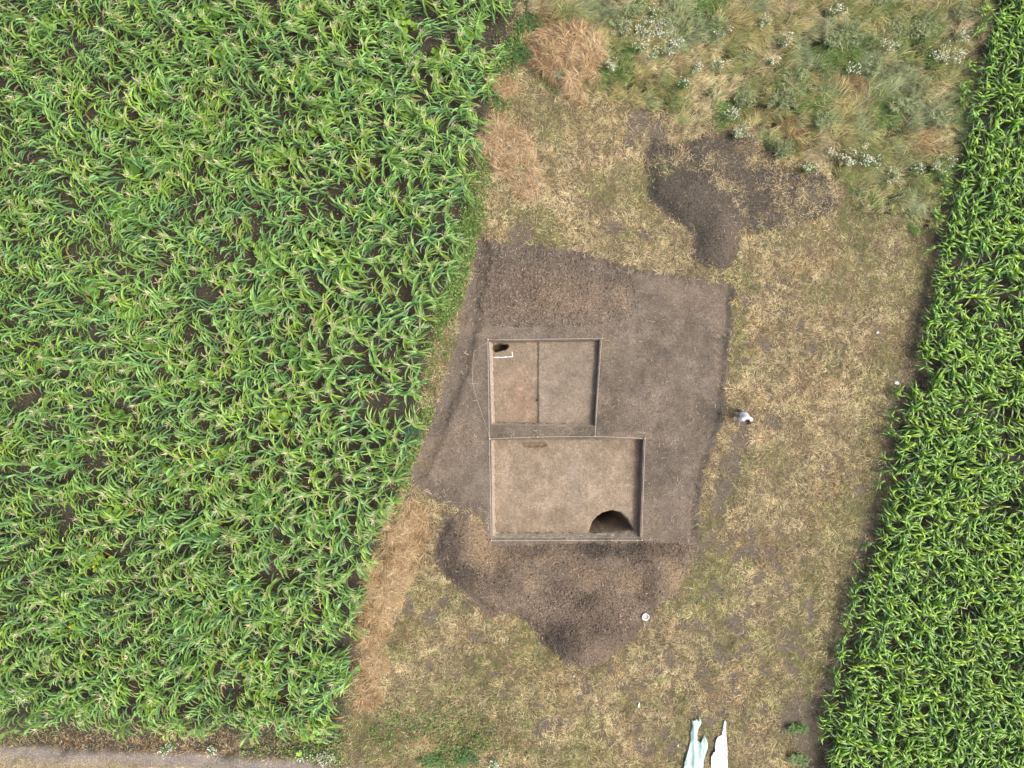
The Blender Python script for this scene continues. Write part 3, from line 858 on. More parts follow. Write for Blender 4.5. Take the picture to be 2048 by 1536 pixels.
# ------------------------------------------------------------------ hay
HAYLAB = ['large tangled heap of rust brown hay among tall weeds at the top', 'golden hay pile at the corn edge below the top heap',
          'small rusty hay clump between corn and the large hay heap', 'long orange brown hay row along the corn beside the lower heap',
          'short hay row continuing at the bottom of the corn edge', 'small orange hay wisp near the bottom track', 'pale loose hay patch above the trench corner']
for hi, hd in enumerate(HAY):
    cs = np.array([PX(*p) for p in hd['c']]); rs = np.array(hd['r']) / S
    x0, y0 = (cs - rs[:, None]).min(0) - 0.2; x1, y1 = (cs + rs[:, None]).max(0) + 0.2
    def hz_(x, y):
        d = np.full(np.shape(x), -9.0)
        for (a, b), r in zip(cs, rs): d = np.maximum(d, 1 - np.hypot(x - a, y - b) / r)
        d = d + (fbm(x, y, 2.0, 181 + hi, 3) - 0.5) * (1.9 if hi in (3, 4, 1) else 1.1)
        return d, hd['h'] * np.sqrt(np.clip(d, 0, 1)) * (0.25 + 1.5 * fbm(x, y, 2.4, 190 + hi, 3))
    X, Y = np.meshgrid(np.arange(x0, x1, 0.07), np.arange(y0, y1, 0.07))
    d, hh = hz_(X, Y)
    Z = surf_z(X, Y) + np.where(d > 0, hh * 0.85, -0.06)
    k = np.arange(X.size).reshape(X.shape)
    q = np.stack([k[:-1, :-1], k[:-1, 1:], k[1:, 1:], k[1:, :-1]], -1)[(d[:-1, :-1] > -0.08) & (d[1:, 1:] > -0.08)].reshape(-1, 4)
    used, inv = np.unique(q, return_inverse=True)
    off = np.array([cs[:, 0].mean(), cs[:, 1].mean(), 0.0])
    v = np.stack([X.ravel()[used], Y.ravel()[used], Z.ravel()[used]], -1) - off
    base = obj('hay_pile', mesh_np('hay_core', v, [inv.reshape(-1, 4)], M_HAY, np.tile((0.26, 0.16, 0.075), (len(v), 1)), True), label=HAYLAB[hi], cat='hay')
    base.location = off
    n = int(hd['n'] * 1.7)
    x = R.uniform(x0, x1, n); y = R.uniform(y0, y1, n)
    d, hh = hz_(x, y)
    k = R.random(n) < smooth(-0.25, 0.1, d)
    x, y, d, hh = x[k], y[k], d[k], hh[k]; n = len(x)
    z = surf_z(x, y) + np.where(d > 0, hh * 0.85, 0) + 0.01
    az = fbm(x, y, 1.6, 201 + hi, 3) * 16 + R.normal(0, 0.7, n)
    pl_ = fbm(x, y, 1.4, 211, 3)
    cl = pick([(0.40, 0.275, 0.140), (0.50, 0.385, 0.215), (0.22, 0.14, 0.07), (0.58, 0.48, 0.31)],
              np.column_stack([np.full(n, 1.2), 0.6 + 1.4 * smooth(0.45, 0.65, pl_), 0.3 + 1.6 * smooth(0.5, 0.3, pl_), 0.15 + 0.9 * smooth(0.55, 0.7, pl_) + (1.0 if hi in (1, 6) else 0)]))
    v, f4, f3, c = blades(np.column_stack([x, y, z]), az, R.uniform(0.25, 0.65, n), R.uniform(0.009, 0.018, n), R.uniform(-0.1, 0.8, n), R.uniform(-0.8, 0.2, n), cl * R.uniform(0.6, 1.35, (n, 1)))
    obj('straw', mesh_np('straw', v - off, [f4, f3], M_HAY, c), base, kind='stuff')

# ------------------------------------------------------------------ maize
def leaf_geo(z0, L, w, az, e0, e1, wind, seg_=6, twist=0.0):
    t = np.linspace(0, 1, seg_ + 1)
    prof = np.interp(t, [0, 0.15, 0.4, 0.7, 0.9, 1], [0.5, 0.9, 1.0, 0.7, 0.32, 0.0])
    p = np.array([0, 0, z0], float); P_ = [p]; dirs = []
    for i in range(seg_):
        tm = (i + 0.5) / seg_
        e = e0 + (e1 - e0) * tm ** 0.8
        d = np.array([math.cos(az), math.sin(az)]) + np.array([math.cos(WIND), math.sin(WIND)]) * wind * tm
        d = d / (np.linalg.norm(d) + 1e-6)
        dv = np.array([d[0] * math.cos(e), d[1] * math.cos(e), math.sin(e)])
        dirs.append(dv); p = p + dv * (L / seg_); P_.append(p)
    dirs.append(dirs[-1])
    v = []
    for i in range(seg_):
        dv = dirs[i]
        s = np.cross(dv, (0, 0, 1.0)); s = s / (np.linalg.norm(s) + 1e-6)
        up = np.cross(s, dv)
        a = twist * t[i]
        s2 = s * math.cos(a) + up * math.sin(a)
        hw = w * 0.5 * prof[i]
        v += [P_[i] + s2 * hw + up * hw * 0.35, P_[i], P_[i] - s2 * hw + up * hw * 0.35]
    v.append(P_[-1])
    f4 = []; f3 = []
    for i in range(seg_ - 1):
        b = i * 3
        f4 += [[b, b + 1, b + 4, b + 3], [b + 1, b + 2, b + 5, b + 4]]
    b = (seg_ - 1) * 3; tip = seg_ * 3
    f3 += [[b, b + 1, tip], [b + 1, b + 2, tip]]
    return np.array(v), np.array(f4), np.array(f3)

def stalk_geo(h, r, lean):
    mb = MB(); mb.tube([(0, 0, -0.06), (lean * 0.4, 0, h * 0.5), (lean, 0, h)], [r, r * 0.85, r * 0.4], 5, caps=False)
    return np.array(mb.v), np.array(mb.f4), np.zeros((0, 3), int)

def template(kind, seed):
    rr = random.Random(seed)
    parts = []
    TN = [(1, 1, 1), (1.15, 1.07, 0.70), (0.80, 0.94, 1.15), (1.05, 1.03, 0.9), (0.92, 0.97, 1.0)][(seed * 3) % 5] if kind == 'A' else [(1, 1, 1), (1.2, 1.06, 0.8), (0.8, 0.9, 1.15), (1.08, 1.03, 0.9), (0.95, 1, 1)][(seed * 3) % 5]
    TN = np.array(TN)
    if kind == 'A':
        hgt = rr.uniform(1.55, 1.95); nl = rr.randint(10, 12); lean = rr.uniform(0.03, 0.14)
        plane = rr.uniform(0, math.pi)
        v, f4, f3 = stalk_geo(hgt, 0.016, lean)
        parts.append(('stalk', v, f4, f3, np.tile((0.17, 0.25, 0.07), (len(v), 1))))
        for i in range(nl):
            u = i / (nl - 1)
            z0 = 0.30 + (hgt - 0.42) * u
            az = plane + math.pi * i + rr.gauss(0, 0.45)
            L = (0.49 + 0.18 * math.sin(math.pi * min(1, u * 0.9 + 0.1))) * rr.uniform(0.85, 1.15) * (1 - 0.35 * max(0, u - 0.7) / 0.3)
            w = rr.uniform(0.056, 0.076) * (1 - 0.2 * max(0, u - 0.6))
            v, f4, f3 = leaf_geo(z0, L, w, az, rr.uniform(0.6, 1.05), rr.uniform(-0.8, -0.05), rr.uniform(0.3, 1.1), 4, rr.uniform(-0.6, 0.6))
            v = v + np.array([lean * (z0 / hgt), 0, 0])
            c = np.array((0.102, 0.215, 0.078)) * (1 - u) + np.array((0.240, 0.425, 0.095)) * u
            if i < 2 and rr.random() < 0.3: c = np.array((0.30, 0.23, 0.12))
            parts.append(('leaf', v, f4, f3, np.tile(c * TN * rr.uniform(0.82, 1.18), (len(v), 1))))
        if seed % 5 in (0, 2):
            nb = rr.randint(8, 12)
            b = np.tile((lean, 0, hgt + 0.02), (nb, 1)).astype(float)
            v, f4, f3, c = blades(b, np.array([rr.uniform(0, 6.28) for _ in range(nb)]), np.array([rr.uniform(0.18, 0.32) for _ in range(nb)]), np.full(nb, 0.018),
                                  np.array([rr.uniform(0.5, 1.2) for _ in range(nb)]), np.array([rr.uniform(-0.2, 0.5) for _ in range(nb)]), np.tile((0.50, 0.49, 0.30), (nb, 1)))
            parts.append(('tassel', v, f4, f3, c))
    else:
        hgt = rr.uniform(1.15, 1.45); nl = rr.randint(7, 9); lean = rr.uniform(0.02, 0.10)
        plane = rr.uniform(0, math.pi)
        v, f4, f3 = stalk_geo(hgt, 0.018, lean)
        parts.append(('stalk', v, f4, f3, np.tile((0.11, 0.22, 0.04), (len(v), 1))))
        for i in range(nl):
            u = i / (nl - 1)
            z0 = 0.18 + (hgt - 0.25) * u
            az = plane + math.pi * i + rr.gauss(0, 0.4)
            L = (0.54 + 0.22 * math.sin(math.pi * u)) * rr.uniform(0.9, 1.15) * (1 - 0.25 * max(0, u - 0.8) / 0.2)
            w = rr.uniform(0.070, 0.092)
            v, f4, f3 = leaf_geo(z0, L, w, az, rr.uniform(1.0, 1.35), rr.uniform(-1.0, -0.1), rr.uniform(0.3, 1.1), 5, rr.uniform(-0.5, 0.5))
            v = v + np.array([lean * (z0 / hgt), 0, 0])
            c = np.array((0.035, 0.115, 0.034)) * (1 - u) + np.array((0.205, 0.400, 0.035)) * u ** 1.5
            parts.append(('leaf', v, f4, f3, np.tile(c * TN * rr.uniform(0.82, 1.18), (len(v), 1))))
    return parts, hgt

def maize_positions(kind):
    pts = []
    if kind == 'A':
        ang = math.atan2(-1490, -355) ; rs, ps, jit = 0.58, 0.345, 0.17
    else:
        ang = math.atan2(-1536, -340); rs, ps, jit = 0.68, 0.172, 0.035
    # image y is down: direction of rows in world
    d = np.array([math.cos(ang), -math.sin(ang)]) * np.array([1, 1]); d = np.array([-abs(math.cos(ang)), -abs(math.sin(ang))])
    nrm = np.array([-d[1], d[0]])
    a = np.arange(-45, 45, rs); b = np.arange(-45, 45, ps)
    A_, B_ = np.meshgrid(a, b)
    Bj = B_ + R.normal(0, jit * 0.8, B_.shape) + R.uniform(0, 1, A_.shape) * 0.02
    Aj = A_ + R.normal(0, jit * (0.6 if kind == 'A' else 0.8), A_.shape)
    x = (nrm[0] * Aj + d[0] * Bj).ravel(); y = (nrm[1] * Aj + d[1] * Bj).ravel()
    px, py = topx(x, y)
    n2 = fbm(x, y, 0.7, 221, 3)
    if kind == 'A':
        k = (px < left_edge(py) - 6 - 12 * (R.random(len(x)))) & (py < 1436 + 6 * R.random(len(x)) + 8 * px / 690) & (x > -24.0) & (y < 18.2)
        k &= R.random(len(x)) > np.clip(0.04 + 0.9 * smooth(0.63, 0.74, n2), 0, 0.6)
    else:
        be = 1024 + (right_edge(py) - 6 - 1024) * 0.968
        k = (px > be + 14 * R.random(len(x))) & (x < 23.8) & (y < 18.2) & (y > -18.2)
        k &= R.random(len(x)) > np.clip(0.03 + 0.7 * smooth(0.66, 0.74, n2), 0, 0.5)
    return x[k], y[k]

def flat(parts):
    V = []; F4 = []; F3 = []; Cc = []; b = 0
    for nm, v, f4, f3, c in parts:
        V.append(v); Cc.append(c)
        if len(f4): F4.append(f4 + b)
        if len(f3): F3.append(f3 + b)
        b += len(v)
    return np.concatenate(V), np.concatenate(F4), np.concatenate(F3), np.concatenate(Cc)

def build_field(kind, nind, mat, names):
    K = 10
    temps = [template(kind, 100 * (1 if kind == 'A' else 2) + s) for s in range(K)]
    x, y = maize_positions(kind)
    n = len(x)
    ti = R.integers(0, K, n); rot = R.normal(0, 0.45, n); sc = R.uniform(0.72, 1.15, n)
    if kind == 'B':
        q_, w_ = topx(x, y); sc = R.uniform(0.72, 0.98, n) * (0.65 + 0.35 * smooth(-10, 55, q_ - right_edge(w_) + 25))
    tilt = R.normal(0, 0.06, (n, 2))
    z = ground_z(x, y)
    pxx, pyy = topx(x, y)
    inview = (pxx > 10) & (pxx < 2040) & (pyy > 10) & (pyy < 1526)
    order = np.argsort(np.where(inview, np.hypot(x, y), 1e6))
    ind = np.zeros(n, bool); ind[order[:nind]] = True
    # individuals
    tm = []
    for parts, h in temps:
        ms = []
        for nm, v, f4, f3, c in parts:
            ms.append((nm, mesh_np('maize_' + nm, v, [f4, f3], M_TASSEL if nm == 'tassel' else mat, c, nm != 'tassel')))
        tm.append(ms)
    for i in np.where(ind)[0]:
        tass = any(m[0] == 'tassel' for m in tm[ti[i]])
        near = (abs(pxx[i] - left_edge(pyy[i])) < 62) if kind == 'A' else (pxx[i] - right_edge(pyy[i]) < -6)
        key = ('tassel' if tass else 'plain') if kind == 'A' else 'plain'
        lab, grp = names[(key, bool(near))]
        e = empty('maize_plant', (x[i], y[i], z[i]), lab, 'maize', grp)
        e.rotation_euler = (tilt[i, 0], tilt[i, 1], rot[i]); e.scale = (sc[i],) * 3
        for nm, me in tm[ti[i]]:
            o = bpy.data.objects.new(nm, me); scene.collection.objects.link(o); o.parent = e
    # the rest as one mass
    V = []; F4 = []; F3 = []; Cc = []; b = 0
    for k in range(K):
        s = np.where((~ind) & (ti == k))[0]
        if not len(s): continue
        v, f4, f3, c = flat(temps[k][0])
        ca, sa = np.cos(rot[s])[:, None], np.sin(rot[s])[:, None]
        X = (v[None, :, 0] * ca - v[None, :, 1] * sa) * sc[s][:, None]
        Y = (v[None, :, 0] * sa + v[None, :, 1] * ca) * sc[s][:, None]
        Z = v[None, :, 2] * sc[s][:, None]
        X = X + Z * tilt[s, 1][:, None] + x[s][:, None]; Y = Y - Z * tilt[s, 0][:, None] + y[s][:, None]; Z = Z + z[s][:, None]
        V.append(np.stack([X, Y, Z], -1).reshape(-1, 3))
        of = (np.arange(len(s)) * len(v))[:, None, None] + b
        F4.append((f4[None] + of).reshape(-1, 4)); F3.append((f3[None] + of).reshape(-1, 3))
        Cc.append((c[None] * R.uniform(0.85, 1.18, (len(s), 1, 1))).reshape(-1, 3))
        b += len(s) * len(v)
    me = mesh_np('maize_stand', np.concatenate(V), F4 + F3, mat, np.concatenate(Cc), True)
    obj('maize_stand', me, label=names['mass'], cat='maize', kind='stuff')
    print('maize', kind, n, 'in view', inview.sum())

build_field('A', 190, M_CORN_A, {
    ('tassel', True): ('tasselled corn plant on the weedy field edge beside the dig', 'tasselled corn along the left field edge'),
    ('plain', True): ('corn plant without tassel on the weedy field edge beside the dig', 'untasselled corn along the left field edge'),
    ('tassel', False): ('tasselled corn plant a few rows inside the left field', 'tasselled corn inside the left field'),
    ('plain', False): ('corn plant without tassel a few rows inside the left field', 'untasselled corn inside the left field'),
    'mass': 'pale green windblown corn filling the rest of the left field'})
build_field('B', 110, M_CORN_B, {
    ('plain', True): ('glossy green corn plant in the outermost row of the right field', 'outermost row of the right corn field'),
    ('plain', False): ('glossy green corn plant in the second or third row of the right field', 'inner rows of the right corn field'),
    'mass': 'dense glossy dark green corn filling the right field'})

# ------------------------------------------------------------------ squash plants under the left corn
def squash(px, py, rad, nleaf, flowers, label, group):
    x0, y0 = PX(px, py, 0.3)
    z0 = float(ground_z(x0, y0))
    root = empty('squash_plant', (x0, y0, z0), label, 'squash', group)
    ang = R.uniform(0, 6.28); el = R.uniform(1.0, 1.7)
    m = 8
    a = np.linspace(0.35, 2 * math.pi - 0.35, m)
    r = 1 + 0.12 * np.cos(a * 5)
    ring = np.stack([np.cos(a) * r, np.sin(a) * r, np.full(m, 0.18)], -1)
    tv = np.concatenate([[[0.1, 0, -0.05]], ring]); tf = np.array([[0, i, i + 1] for i in range(1, m)])
    n = nleaf * 2
    q = R.normal(0, 0.5, (n, 2)) * rad * np.array([el, 1 / el])
    qx = q[:, 0] * math.cos(ang) - q[:, 1] * math.sin(ang); qy = q[:, 0] * math.sin(ang) + q[:, 1] * math.cos(ang)
    s = R.uniform(0.085, 0.15, n); th = R.uniform(0, 6.28, n); hz = R.uniform(0.2, 0.62, n)
    tx_, ty_ = R.normal(0, 0.3, n), R.normal(0, 0.3, n)
    V = tv[None] * s[:, None, None]
    X = V[..., 0] * np.cos(th)[:, None] - V[..., 1] * np.sin(th)[:, None]; Y = V[..., 0] * np.sin(th)[:, None] + V[..., 1] * np.cos(th)[:, None]
    Z = V[..., 2] + X * tx_[:, None] + Y * ty_[:, None] + hz[:, None]
    v = np.stack([X + qx[:, None], Y + qy[:, None], Z], -1).reshape(-1, 3)
    f = (tf[None] + (np.arange(n) * (m + 1))[:, None, None]).reshape(-1, 3)
    lime = R.uniform(0, 1)
    c0 = np.array((0.10, 0.24, 0.045)) * (1 - lime) + np.array((0.22, 0.37, 0.05)) * lime
    c = np.repeat(c0 * R.uniform(0.75, 1.25, (n, 1)), m + 1, axis=0)
    obj('leaves', mesh_np('squash_leaves', v, [f], M_SQUASH, c, True), root, kind='stuff')
    mb = MB()
    for k in range(0, n, 2):
        mb.tube([(qx[k] * 0.3, qy[k] * 0.3, 0.0), (qx[k], qy[k], hz[k])], 0.008, 4, (0.14, 0.22, 0.06), False)
    obj('stems', mb.mesh('squash_stems', M_WEED), root)
    for k in range(flowers):
        fx_, fy_ = R.normal(0, 0.12, 2)
        mb = MB(); v = [(0, 0, 0)]; 
        for j in range(10):
            w = 2 * math.pi * j / 10; rr = 0.078 if j % 2 == 0 else 0.04
            v.append((rr * math.cos(w), rr * math.sin(w), 0.05))
        mb.add(v, [[0, 1 + j, 1 + (j + 1) % 10] for j in range(10)], (), (0.75, 0.46, 0.04))
        fo = obj('flower', mb.mesh('squash_flower', M_PETAL), root)
        fo.location = (fx_, fy_, 0.66)
FLOW = [(420,30,1),(230,250,1),(277,328,1),(262,422,1),(245,437,1),(430,312,1),(90,57,1),(200,1120,1),(430,1225,1),(385,1337,2),(498,1330,1),(147,1253,1),(630,1450,1),(545,510,1),(790,320,1),(320,700,1)]
for a, b, k in FLOW:
    squash(a, b, 0.6, int(R.integers(16, 30)), k, 'sprawling squash plant with an open yellow flower among the left corn' if k == 1 else 'sprawling squash plant with two yellow flowers low in the left corn field',
           'flowering squash under the left corn' if k == 1 else None)
NOFL = [(440,110),(410,250),(300,190),(330,270),(580,310),(640,480),(650,250),(540,600),(560,530),(330,330),(620,170),(760,430),(740,180),(600,40),(560,820),(450,900),(250,620),(180,560),(620,740),(400,760),
        (700,640),(520,1000),(420,1040),(640,1040),(330,960),(250,1020),(120,900),(100,700),(60,430),(470,1180),(360,1250),(560,1240),(640,1330),(520,1390),(300,1400),(130,1400),(220,830),(700,560),(820,240),(880,120),(820,60),(950,60)]
for a, b in NOFL:
    squash(a + R.normal(0, 8), b + R.normal(0, 8), R.uniform(0.45, 0.8), int(R.integers(16, 38)), 0, 'round leaved squash plant with no flower showing among the left corn', 'flowerless squash under the left corn')

# ------------------------------------------------------------------ weeds with a shape of their own
def weed(name, px, py, rad, hgt, nst, leafcol, nflow, flowcol, label, cat, group=None, fsize=0.021):
    nflow = int(nflow * 1.5)
    x0, y0 = PX(px, py, hgt * 0.7); z0 = float(surf_z(x0, y0))
    root = empty(name, (x0, y0, z0), label, cat, group)
    a = R.uniform(0, 6.28, nst); rr = rad * np.sqrt(R.random(nst))
    tip = np.column_stack([rr * np.cos(a) * R.uniform(0.7, 1.5) + 0.22 * hgt, rr * np.sin(a) * R.uniform(0.6, 1.1), hgt * R.uniform(0.7, 1.05, nst)])
    mb = MB()
    for t in tip:
        mb.tube([(t[0] * 0.25, t[1] * 0.25, -0.02), (t[0] * 0.6, t[1] * 0.6, t[2] * 0.6), tuple(t)], 0.007, 3, tuple(np.array(leafcol) * 0.9), False)
    obj('stems', mb.mesh('weed_stems', M_WEED), root)
    nl = nst * 12
    i = R.integers(0, nst, nl); u = R.uniform(0.25, 1.0, nl)
    p = tip[i] * np.column_stack([0.25 + 0.75 * u, 0.25 + 0.75 * u, u])
    v, f4, f3, c = blades(p, R.uniform(0, 6.28, nl), R.uniform(0.07, 0.20, nl), R.uniform(0.014, 0.028, nl), R.uniform(-0.1, 0.9, nl), R.uniform(-0.6, 0.4, nl),
                          np.array(leafcol) * R.uniform(0.75, 1.3, (nl, 1)))
    obj('leaves', mesh_np('weed_leaves', v, [f4, f3], M_WEED, c), root, kind='stuff')
    if nflow:
        i = R.integers(0, nst, nflow)
        p = tip[i] + np.column_stack([R.normal(0, 0.075, (nflow, 2)), R.uniform(-0.05, 0.06, nflow)])
        V = []; F = []
        for k in range(nflow):
            s = fsize * R.uniform(0.7, 1.3); b = len(V)
            tl = R.normal(0, 0.3, 2)
            V.append((p[k][0], p[k][1], p[k][2] + 0.01))
            for j in range(6):
                w = j * math.pi / 3; dx, dy = s * math.cos(w), s * math.sin(w)
                V.append((p[k][0] + dx, p[k][1] + dy, p[k][2] + dx * tl[0] + dy * tl[1]))
            F += [[b, b + 1 + j, b + 1 + (j + 1) % 6] for j in range(6)]
        obj('blossoms', mesh_np('weed_blossoms', np.array(V), [np.array(F)], M_PETAL, np.tile(flowcol, (len(V), 1))), root, kind='stuff')
SAGE = (0.25, 0.300, 0.140); GRN = (0.12, 0.21, 0.06); WHT = (0.66, 0.67, 0.56)
big = [(1283,63,0.55,70,'white flowered weed right of the large hay heap, larger of the pair'), (1323,60,0.5,60,'white flowered weed further right of the hay heap, smaller of the pair'),
       (1693,313,0.75,110,'broad white flowered weed bush above the straw covered heap'), (1886,110,0.6,80,'creamy white flowered weed by the right corn near the top'),
       (1216,130,0.25,26,'small dense white flower head touching the hay heap'), (1476,263,0.35,40,'greyish white flowered weed at the top of the dark heap'),
       (1880,327,0.45,26,'pale straggly flowering weed leaning over the right corn edge'), (650,1516,0.32,55,'white flowered weed beside the dirt track under the corn')]
for a, b, r, nf, lab in big:
    weed('flowering_weed', a, b, r, 0.75 if b < 1000 else 0.4, 26, SAGE, nf, WHT, lab, 'flowering weed')
for a, b in [(1266,97),(1330,100),(1360,167),(1300,110),(1438,63),(1521,43),(1539,120),(1426,130),(1386,138),(1456,227),(1696,138),(1768,93),(1913,70),(1613,337),(1829,337),(1663,20),(1779,353),(1300,30),(1345,85),(1240,60),(1735,325),(1560,80)]:
    weed('flowering_weed', a, b, R.uniform(0.22, 0.4), R.uniform(0.65, 0.9), 14, SAGE if R.random() < 0.7 else GRN, int(R.integers(14, 34)), WHT,
         'modest white flowered weed scattered through the tall grass', 'flowering weed', 'white flowered weeds in the tall grass')
for a, b in [(620,1512),(598,1508),(985,1528),(340,1492),(420,1500),(330,1500)]:
    weed('flowering_weed', a, b, 0.25, 0.3, 10, GRN, int(R.integers(12, 28)), WHT, 'low white flowered weed on the verge above the dirt track', 'flowering weed', 'white flowered weeds on the track verge', 0.026)
for a, b in [(1260,20),(1230,35),(1560,200),(1790,60),(1850,50),(1800,210),(1840,180),(1770,130),(1700,60),(1660,80),(1590,160),(1330,20),(1390,40),(1880,230),(1640,240),(1480,190),(1560,300),(1920,20)]:
    weed('sage_weed', a, b, R.uniform(0.5, 0.85), R.uniform(0.7, 0.95), 46, np.array(SAGE) * R.uniform(0.85, 1.2), 0, WHT, 'grey green bushy weed without flowers in the tall grass', 'weed', 'grey green weeds in the tall grass')
for a, b, r, cc, lab in [(470,560,0.55,(0.085,0.165,0.105),'dark blue green feathery weed clump in a gap of the left corn'), (820,862,0.45,(0.085,0.17,0.09),'dark green feathery weed patch at the corn edge beside bare soil'),
                         (1133,157,0.28,(0.22,0.30,0.30),'pale blue green spiky weed tucked under the large hay heap'), (1110,150,0.24,(0.30,0.38,0.24),'pale yellow green weed left of the blue green one under hay'),
                         (930,1515,0.6,(0.10,0.19,0.06),'dark green bushy weed at the bottom edge near the track'), (860,1522,0.5,(0.12,0.22,0.07),'bright green bushy weed at the bottom, left of the dark one'),
                         (1592,1458,0.38,(0.12,0.22,0.06),'low green weed on bare soil near the bottom right corn'), (1595,1520,0.42,(0.17,0.26,0.10),'pale green weed bush at the bottom beside the right corn'),
                         (1060,40,0.6,(0.07,0.16,0.045),'dark green weed patch at the top between corn and hay'), (1045,110,0.5,(0.08,0.17,0.05),'dark green weed patch left of the large hay heap')]:
    weed('weed_clump', a, b, r, 0.35 if b > 400 or a < 1100 else 0.5, 40, cc, 0, WHT, lab, 'weed')

# ------------------------------------------------------------------ pegs and strings
pegs = [(978,682,'upper left corner of the smaller trench'),(1201,679,'upper right corner of the smaller trench'),(1190,875,'the baulk at the end of the long string'),
        (981,880,'upper left corner of the larger trench'),(1075,876,'middle of the string above the larger trench'),(1288,879,'upper right corner of the larger trench'),
        (985,1078,'lower left corner of the larger trench'),(1281,1078,'lower right corner of the larger trench')]
pegpos = {}
for a, b, w in pegs:
    x, y = PX(a, b, -0.05); ox = -0.05 if a < 1024 else 0.05; oy = 0.05 if b < 900 else -0.05
    if a in (1075, 1190): ox = 0
    x += ox; y += oy
    z = float(ground_z(x, y))
    mb = MB()
    mb.add([(-.018, -.018, 0), (.018, -.018, 0), (.018, .018, 0), (-.018, .018, 0), (-.022, -.022, .22), (.022, -.022, .22), (.022, .022, .24), (-.022, .022, .24), (0, 0, -.12)],
           [[1, 0, 8], [2, 1, 8], [3, 2, 8], [0, 3, 8]], [[4, 5, 6, 7], [0, 1, 5, 4], [1, 2, 6, 5], [2, 3, 7, 6], [3, 0, 4, 7]])
    o = obj('wooden_peg', mb.mesh('wooden_peg', M_PEG), label='small wooden peg at the ' + w if 'corner' in w else 'small wooden peg on ' + w if 'baulk' in w else 'small wooden peg at the ' + w, cat='peg')
    o.location = (x, y, z); o.rotation_euler = (random.uniform(-.1, .1), random.uniform(-.1, .1), random.uniform(0, 1))
    pegpos[(a, b)] = Vector((x, y, z + 0.15))
def string(pts, label, sag=0.03, r=0.005):
    out = []
    for p, q in zip(pts[:-1], pts[1:]):
        n = 10
        for i in range(n):
            t = i / n
            s = p.lerp(q, t); s.z -= sag * 4 * t * (1 - t); out.append(s)
    out.append(pts[-1])
    mb = MB(); o0 = out[0].copy()
    mb.tube([p - o0 for p in out], r, 5)
    o = obj('marking_string', mb.mesh('marking_string', M_STRING), label=label, cat='string'); o.location = o0
G = pegpos
string([G[(981,880)], G[(978,682)], G[(1201,679)], G[(1190,875)]], 'white string round three sides of the smaller trench')
string([G[(981,880)], G[(1075,876)], G[(1190,875)], G[(1288,879)], G[(1281,1078)], G[(985,1078)], G[(981,880)]], 'white string framing the larger trench on all sides')
lp = []
for a, b in [(981,880),(972,852),(961,820),(949,785),(945,765),(945,735),(947,706),(960,693),(977,683)]:
    x, y = PX(a, b, -0.1); lp.append(Vector((x, y, float(ground_z(x, y)) + 0.025)))
string(lp, 'slack white string lying on the soil left of the smaller trench', 0.0, 0.003)

# ------------------------------------------------------------------ folding rule in the smaller trench
def zt(px, py): 
    x, y = PX(px, py, ZU - 0.07); return x, y, float(z_upper(np.array(x), np.array(y)))
pts = [(987.5, 715.0), (996.5, 714.6), (1005.5, 714.6), (1014.5, 713.6), (1025.5, 713.0), (1024.0, 704.0)]
x0, y0, z0 = zt(1006, 714)
fr = empty('folding_rule', (x0, y0, z0), 'white folding rule laid in an L below the corner pit', 'folding rule')
for (a, b) in zip(pts[:-1], pts[1:]):
    xa, ya, za = zt(*a); xb, yb, zb = zt(*b)
    L = math.hypot(xb - xa, yb - ya); rz = math.atan2(yb - ya, xb - xa)
    mb = MB(); mb.box((0, 0, 0.014), (L + 0.03, 0.042, 0.012), 0)
    o = obj('segment', mb.mesh('rule_segment', M_RULE), fr)
    o.location = ((xa + xb) / 2 - x0, (ya + yb) / 2 - y0, (za + zb) / 2 - z0 + 0.012 * (pts.index(a) % 2)); o.rotation_euler = (0, 0, rz)

# ------------------------------------------------------------------ bucket
bx, by = PX(1290, 1232, 0.3); bz = float(surf_z(bx, by))
bk = empty('bucket', (bx, by, bz - 0.02), 'white plastic bucket standing at the edge of the lower spoil heap', 'bucket')
def lathe(prof, n=28):
    v = [(r * math.cos(2 * math.pi * k / n), r * math.sin(2 * math.pi * k / n), z) for r, z in prof for k in range(n)]
    f = [[i * n + k, i * n + (k + 1) % n, (i + 1) * n + (k + 1) % n, (i + 1) * n + k] for i in range(len(prof) - 1) for k in range(n)]
    mb = MB(); mb.add(v, (), f); return mb
bm_ = lathe([(0.0, 0.0), (0.112, 0.0), (0.118, 0.02), (0.146, 0.28), (0.141, 0.28), (0.112, 0.02), (0.0, 0.015)])
obj('body', bm_.mesh('bucket_body', M_PLASTIC, True), bk)
obj('rim', lathe([(0.141, 0.262), (0.158, 0.262), (0.161, 0.275), (0.156, 0.29), (0.144, 0.292), (0.141, 0.28)]).mesh('bucket_rim', M_PLASTIC, True), bk)
mb = MB(); mb.tube([(0.158 * math.cos(t), 0.05 - 0.19 * math.sin(t), 0.27 - 0.10 * math.sin(t)) for t in np.linspace(0, math.pi, 16)], 0.005, 6)
obj('handle', mb.mesh('bucket_handle', M_DARK), bk)
mb = MB()
m = 14
for i in range(m):
    for j in range(m): pass
gx_, gy_ = np.meshgrid(np.linspace(-0.13, 0.13, 14), np.linspace(-0.13, 0.13, 14))
gz_ = 0.17 + 0.07 * fbm(gx_, gy_, 12, 301, 3)
kk = np.arange(196).reshape(14, 14); qq = np.stack([kk[:-1, :-1], kk[:-1, 1:], kk[1:, 1:], kk[1:, :-1]], -1)
okk = np.hypot(gx_, gy_) < 0.136
qq = qq[okk[:-1, :-1] & okk[1:, 1:] & okk[:-1, 1:] & okk[1:, :-1]].reshape(-1, 4)
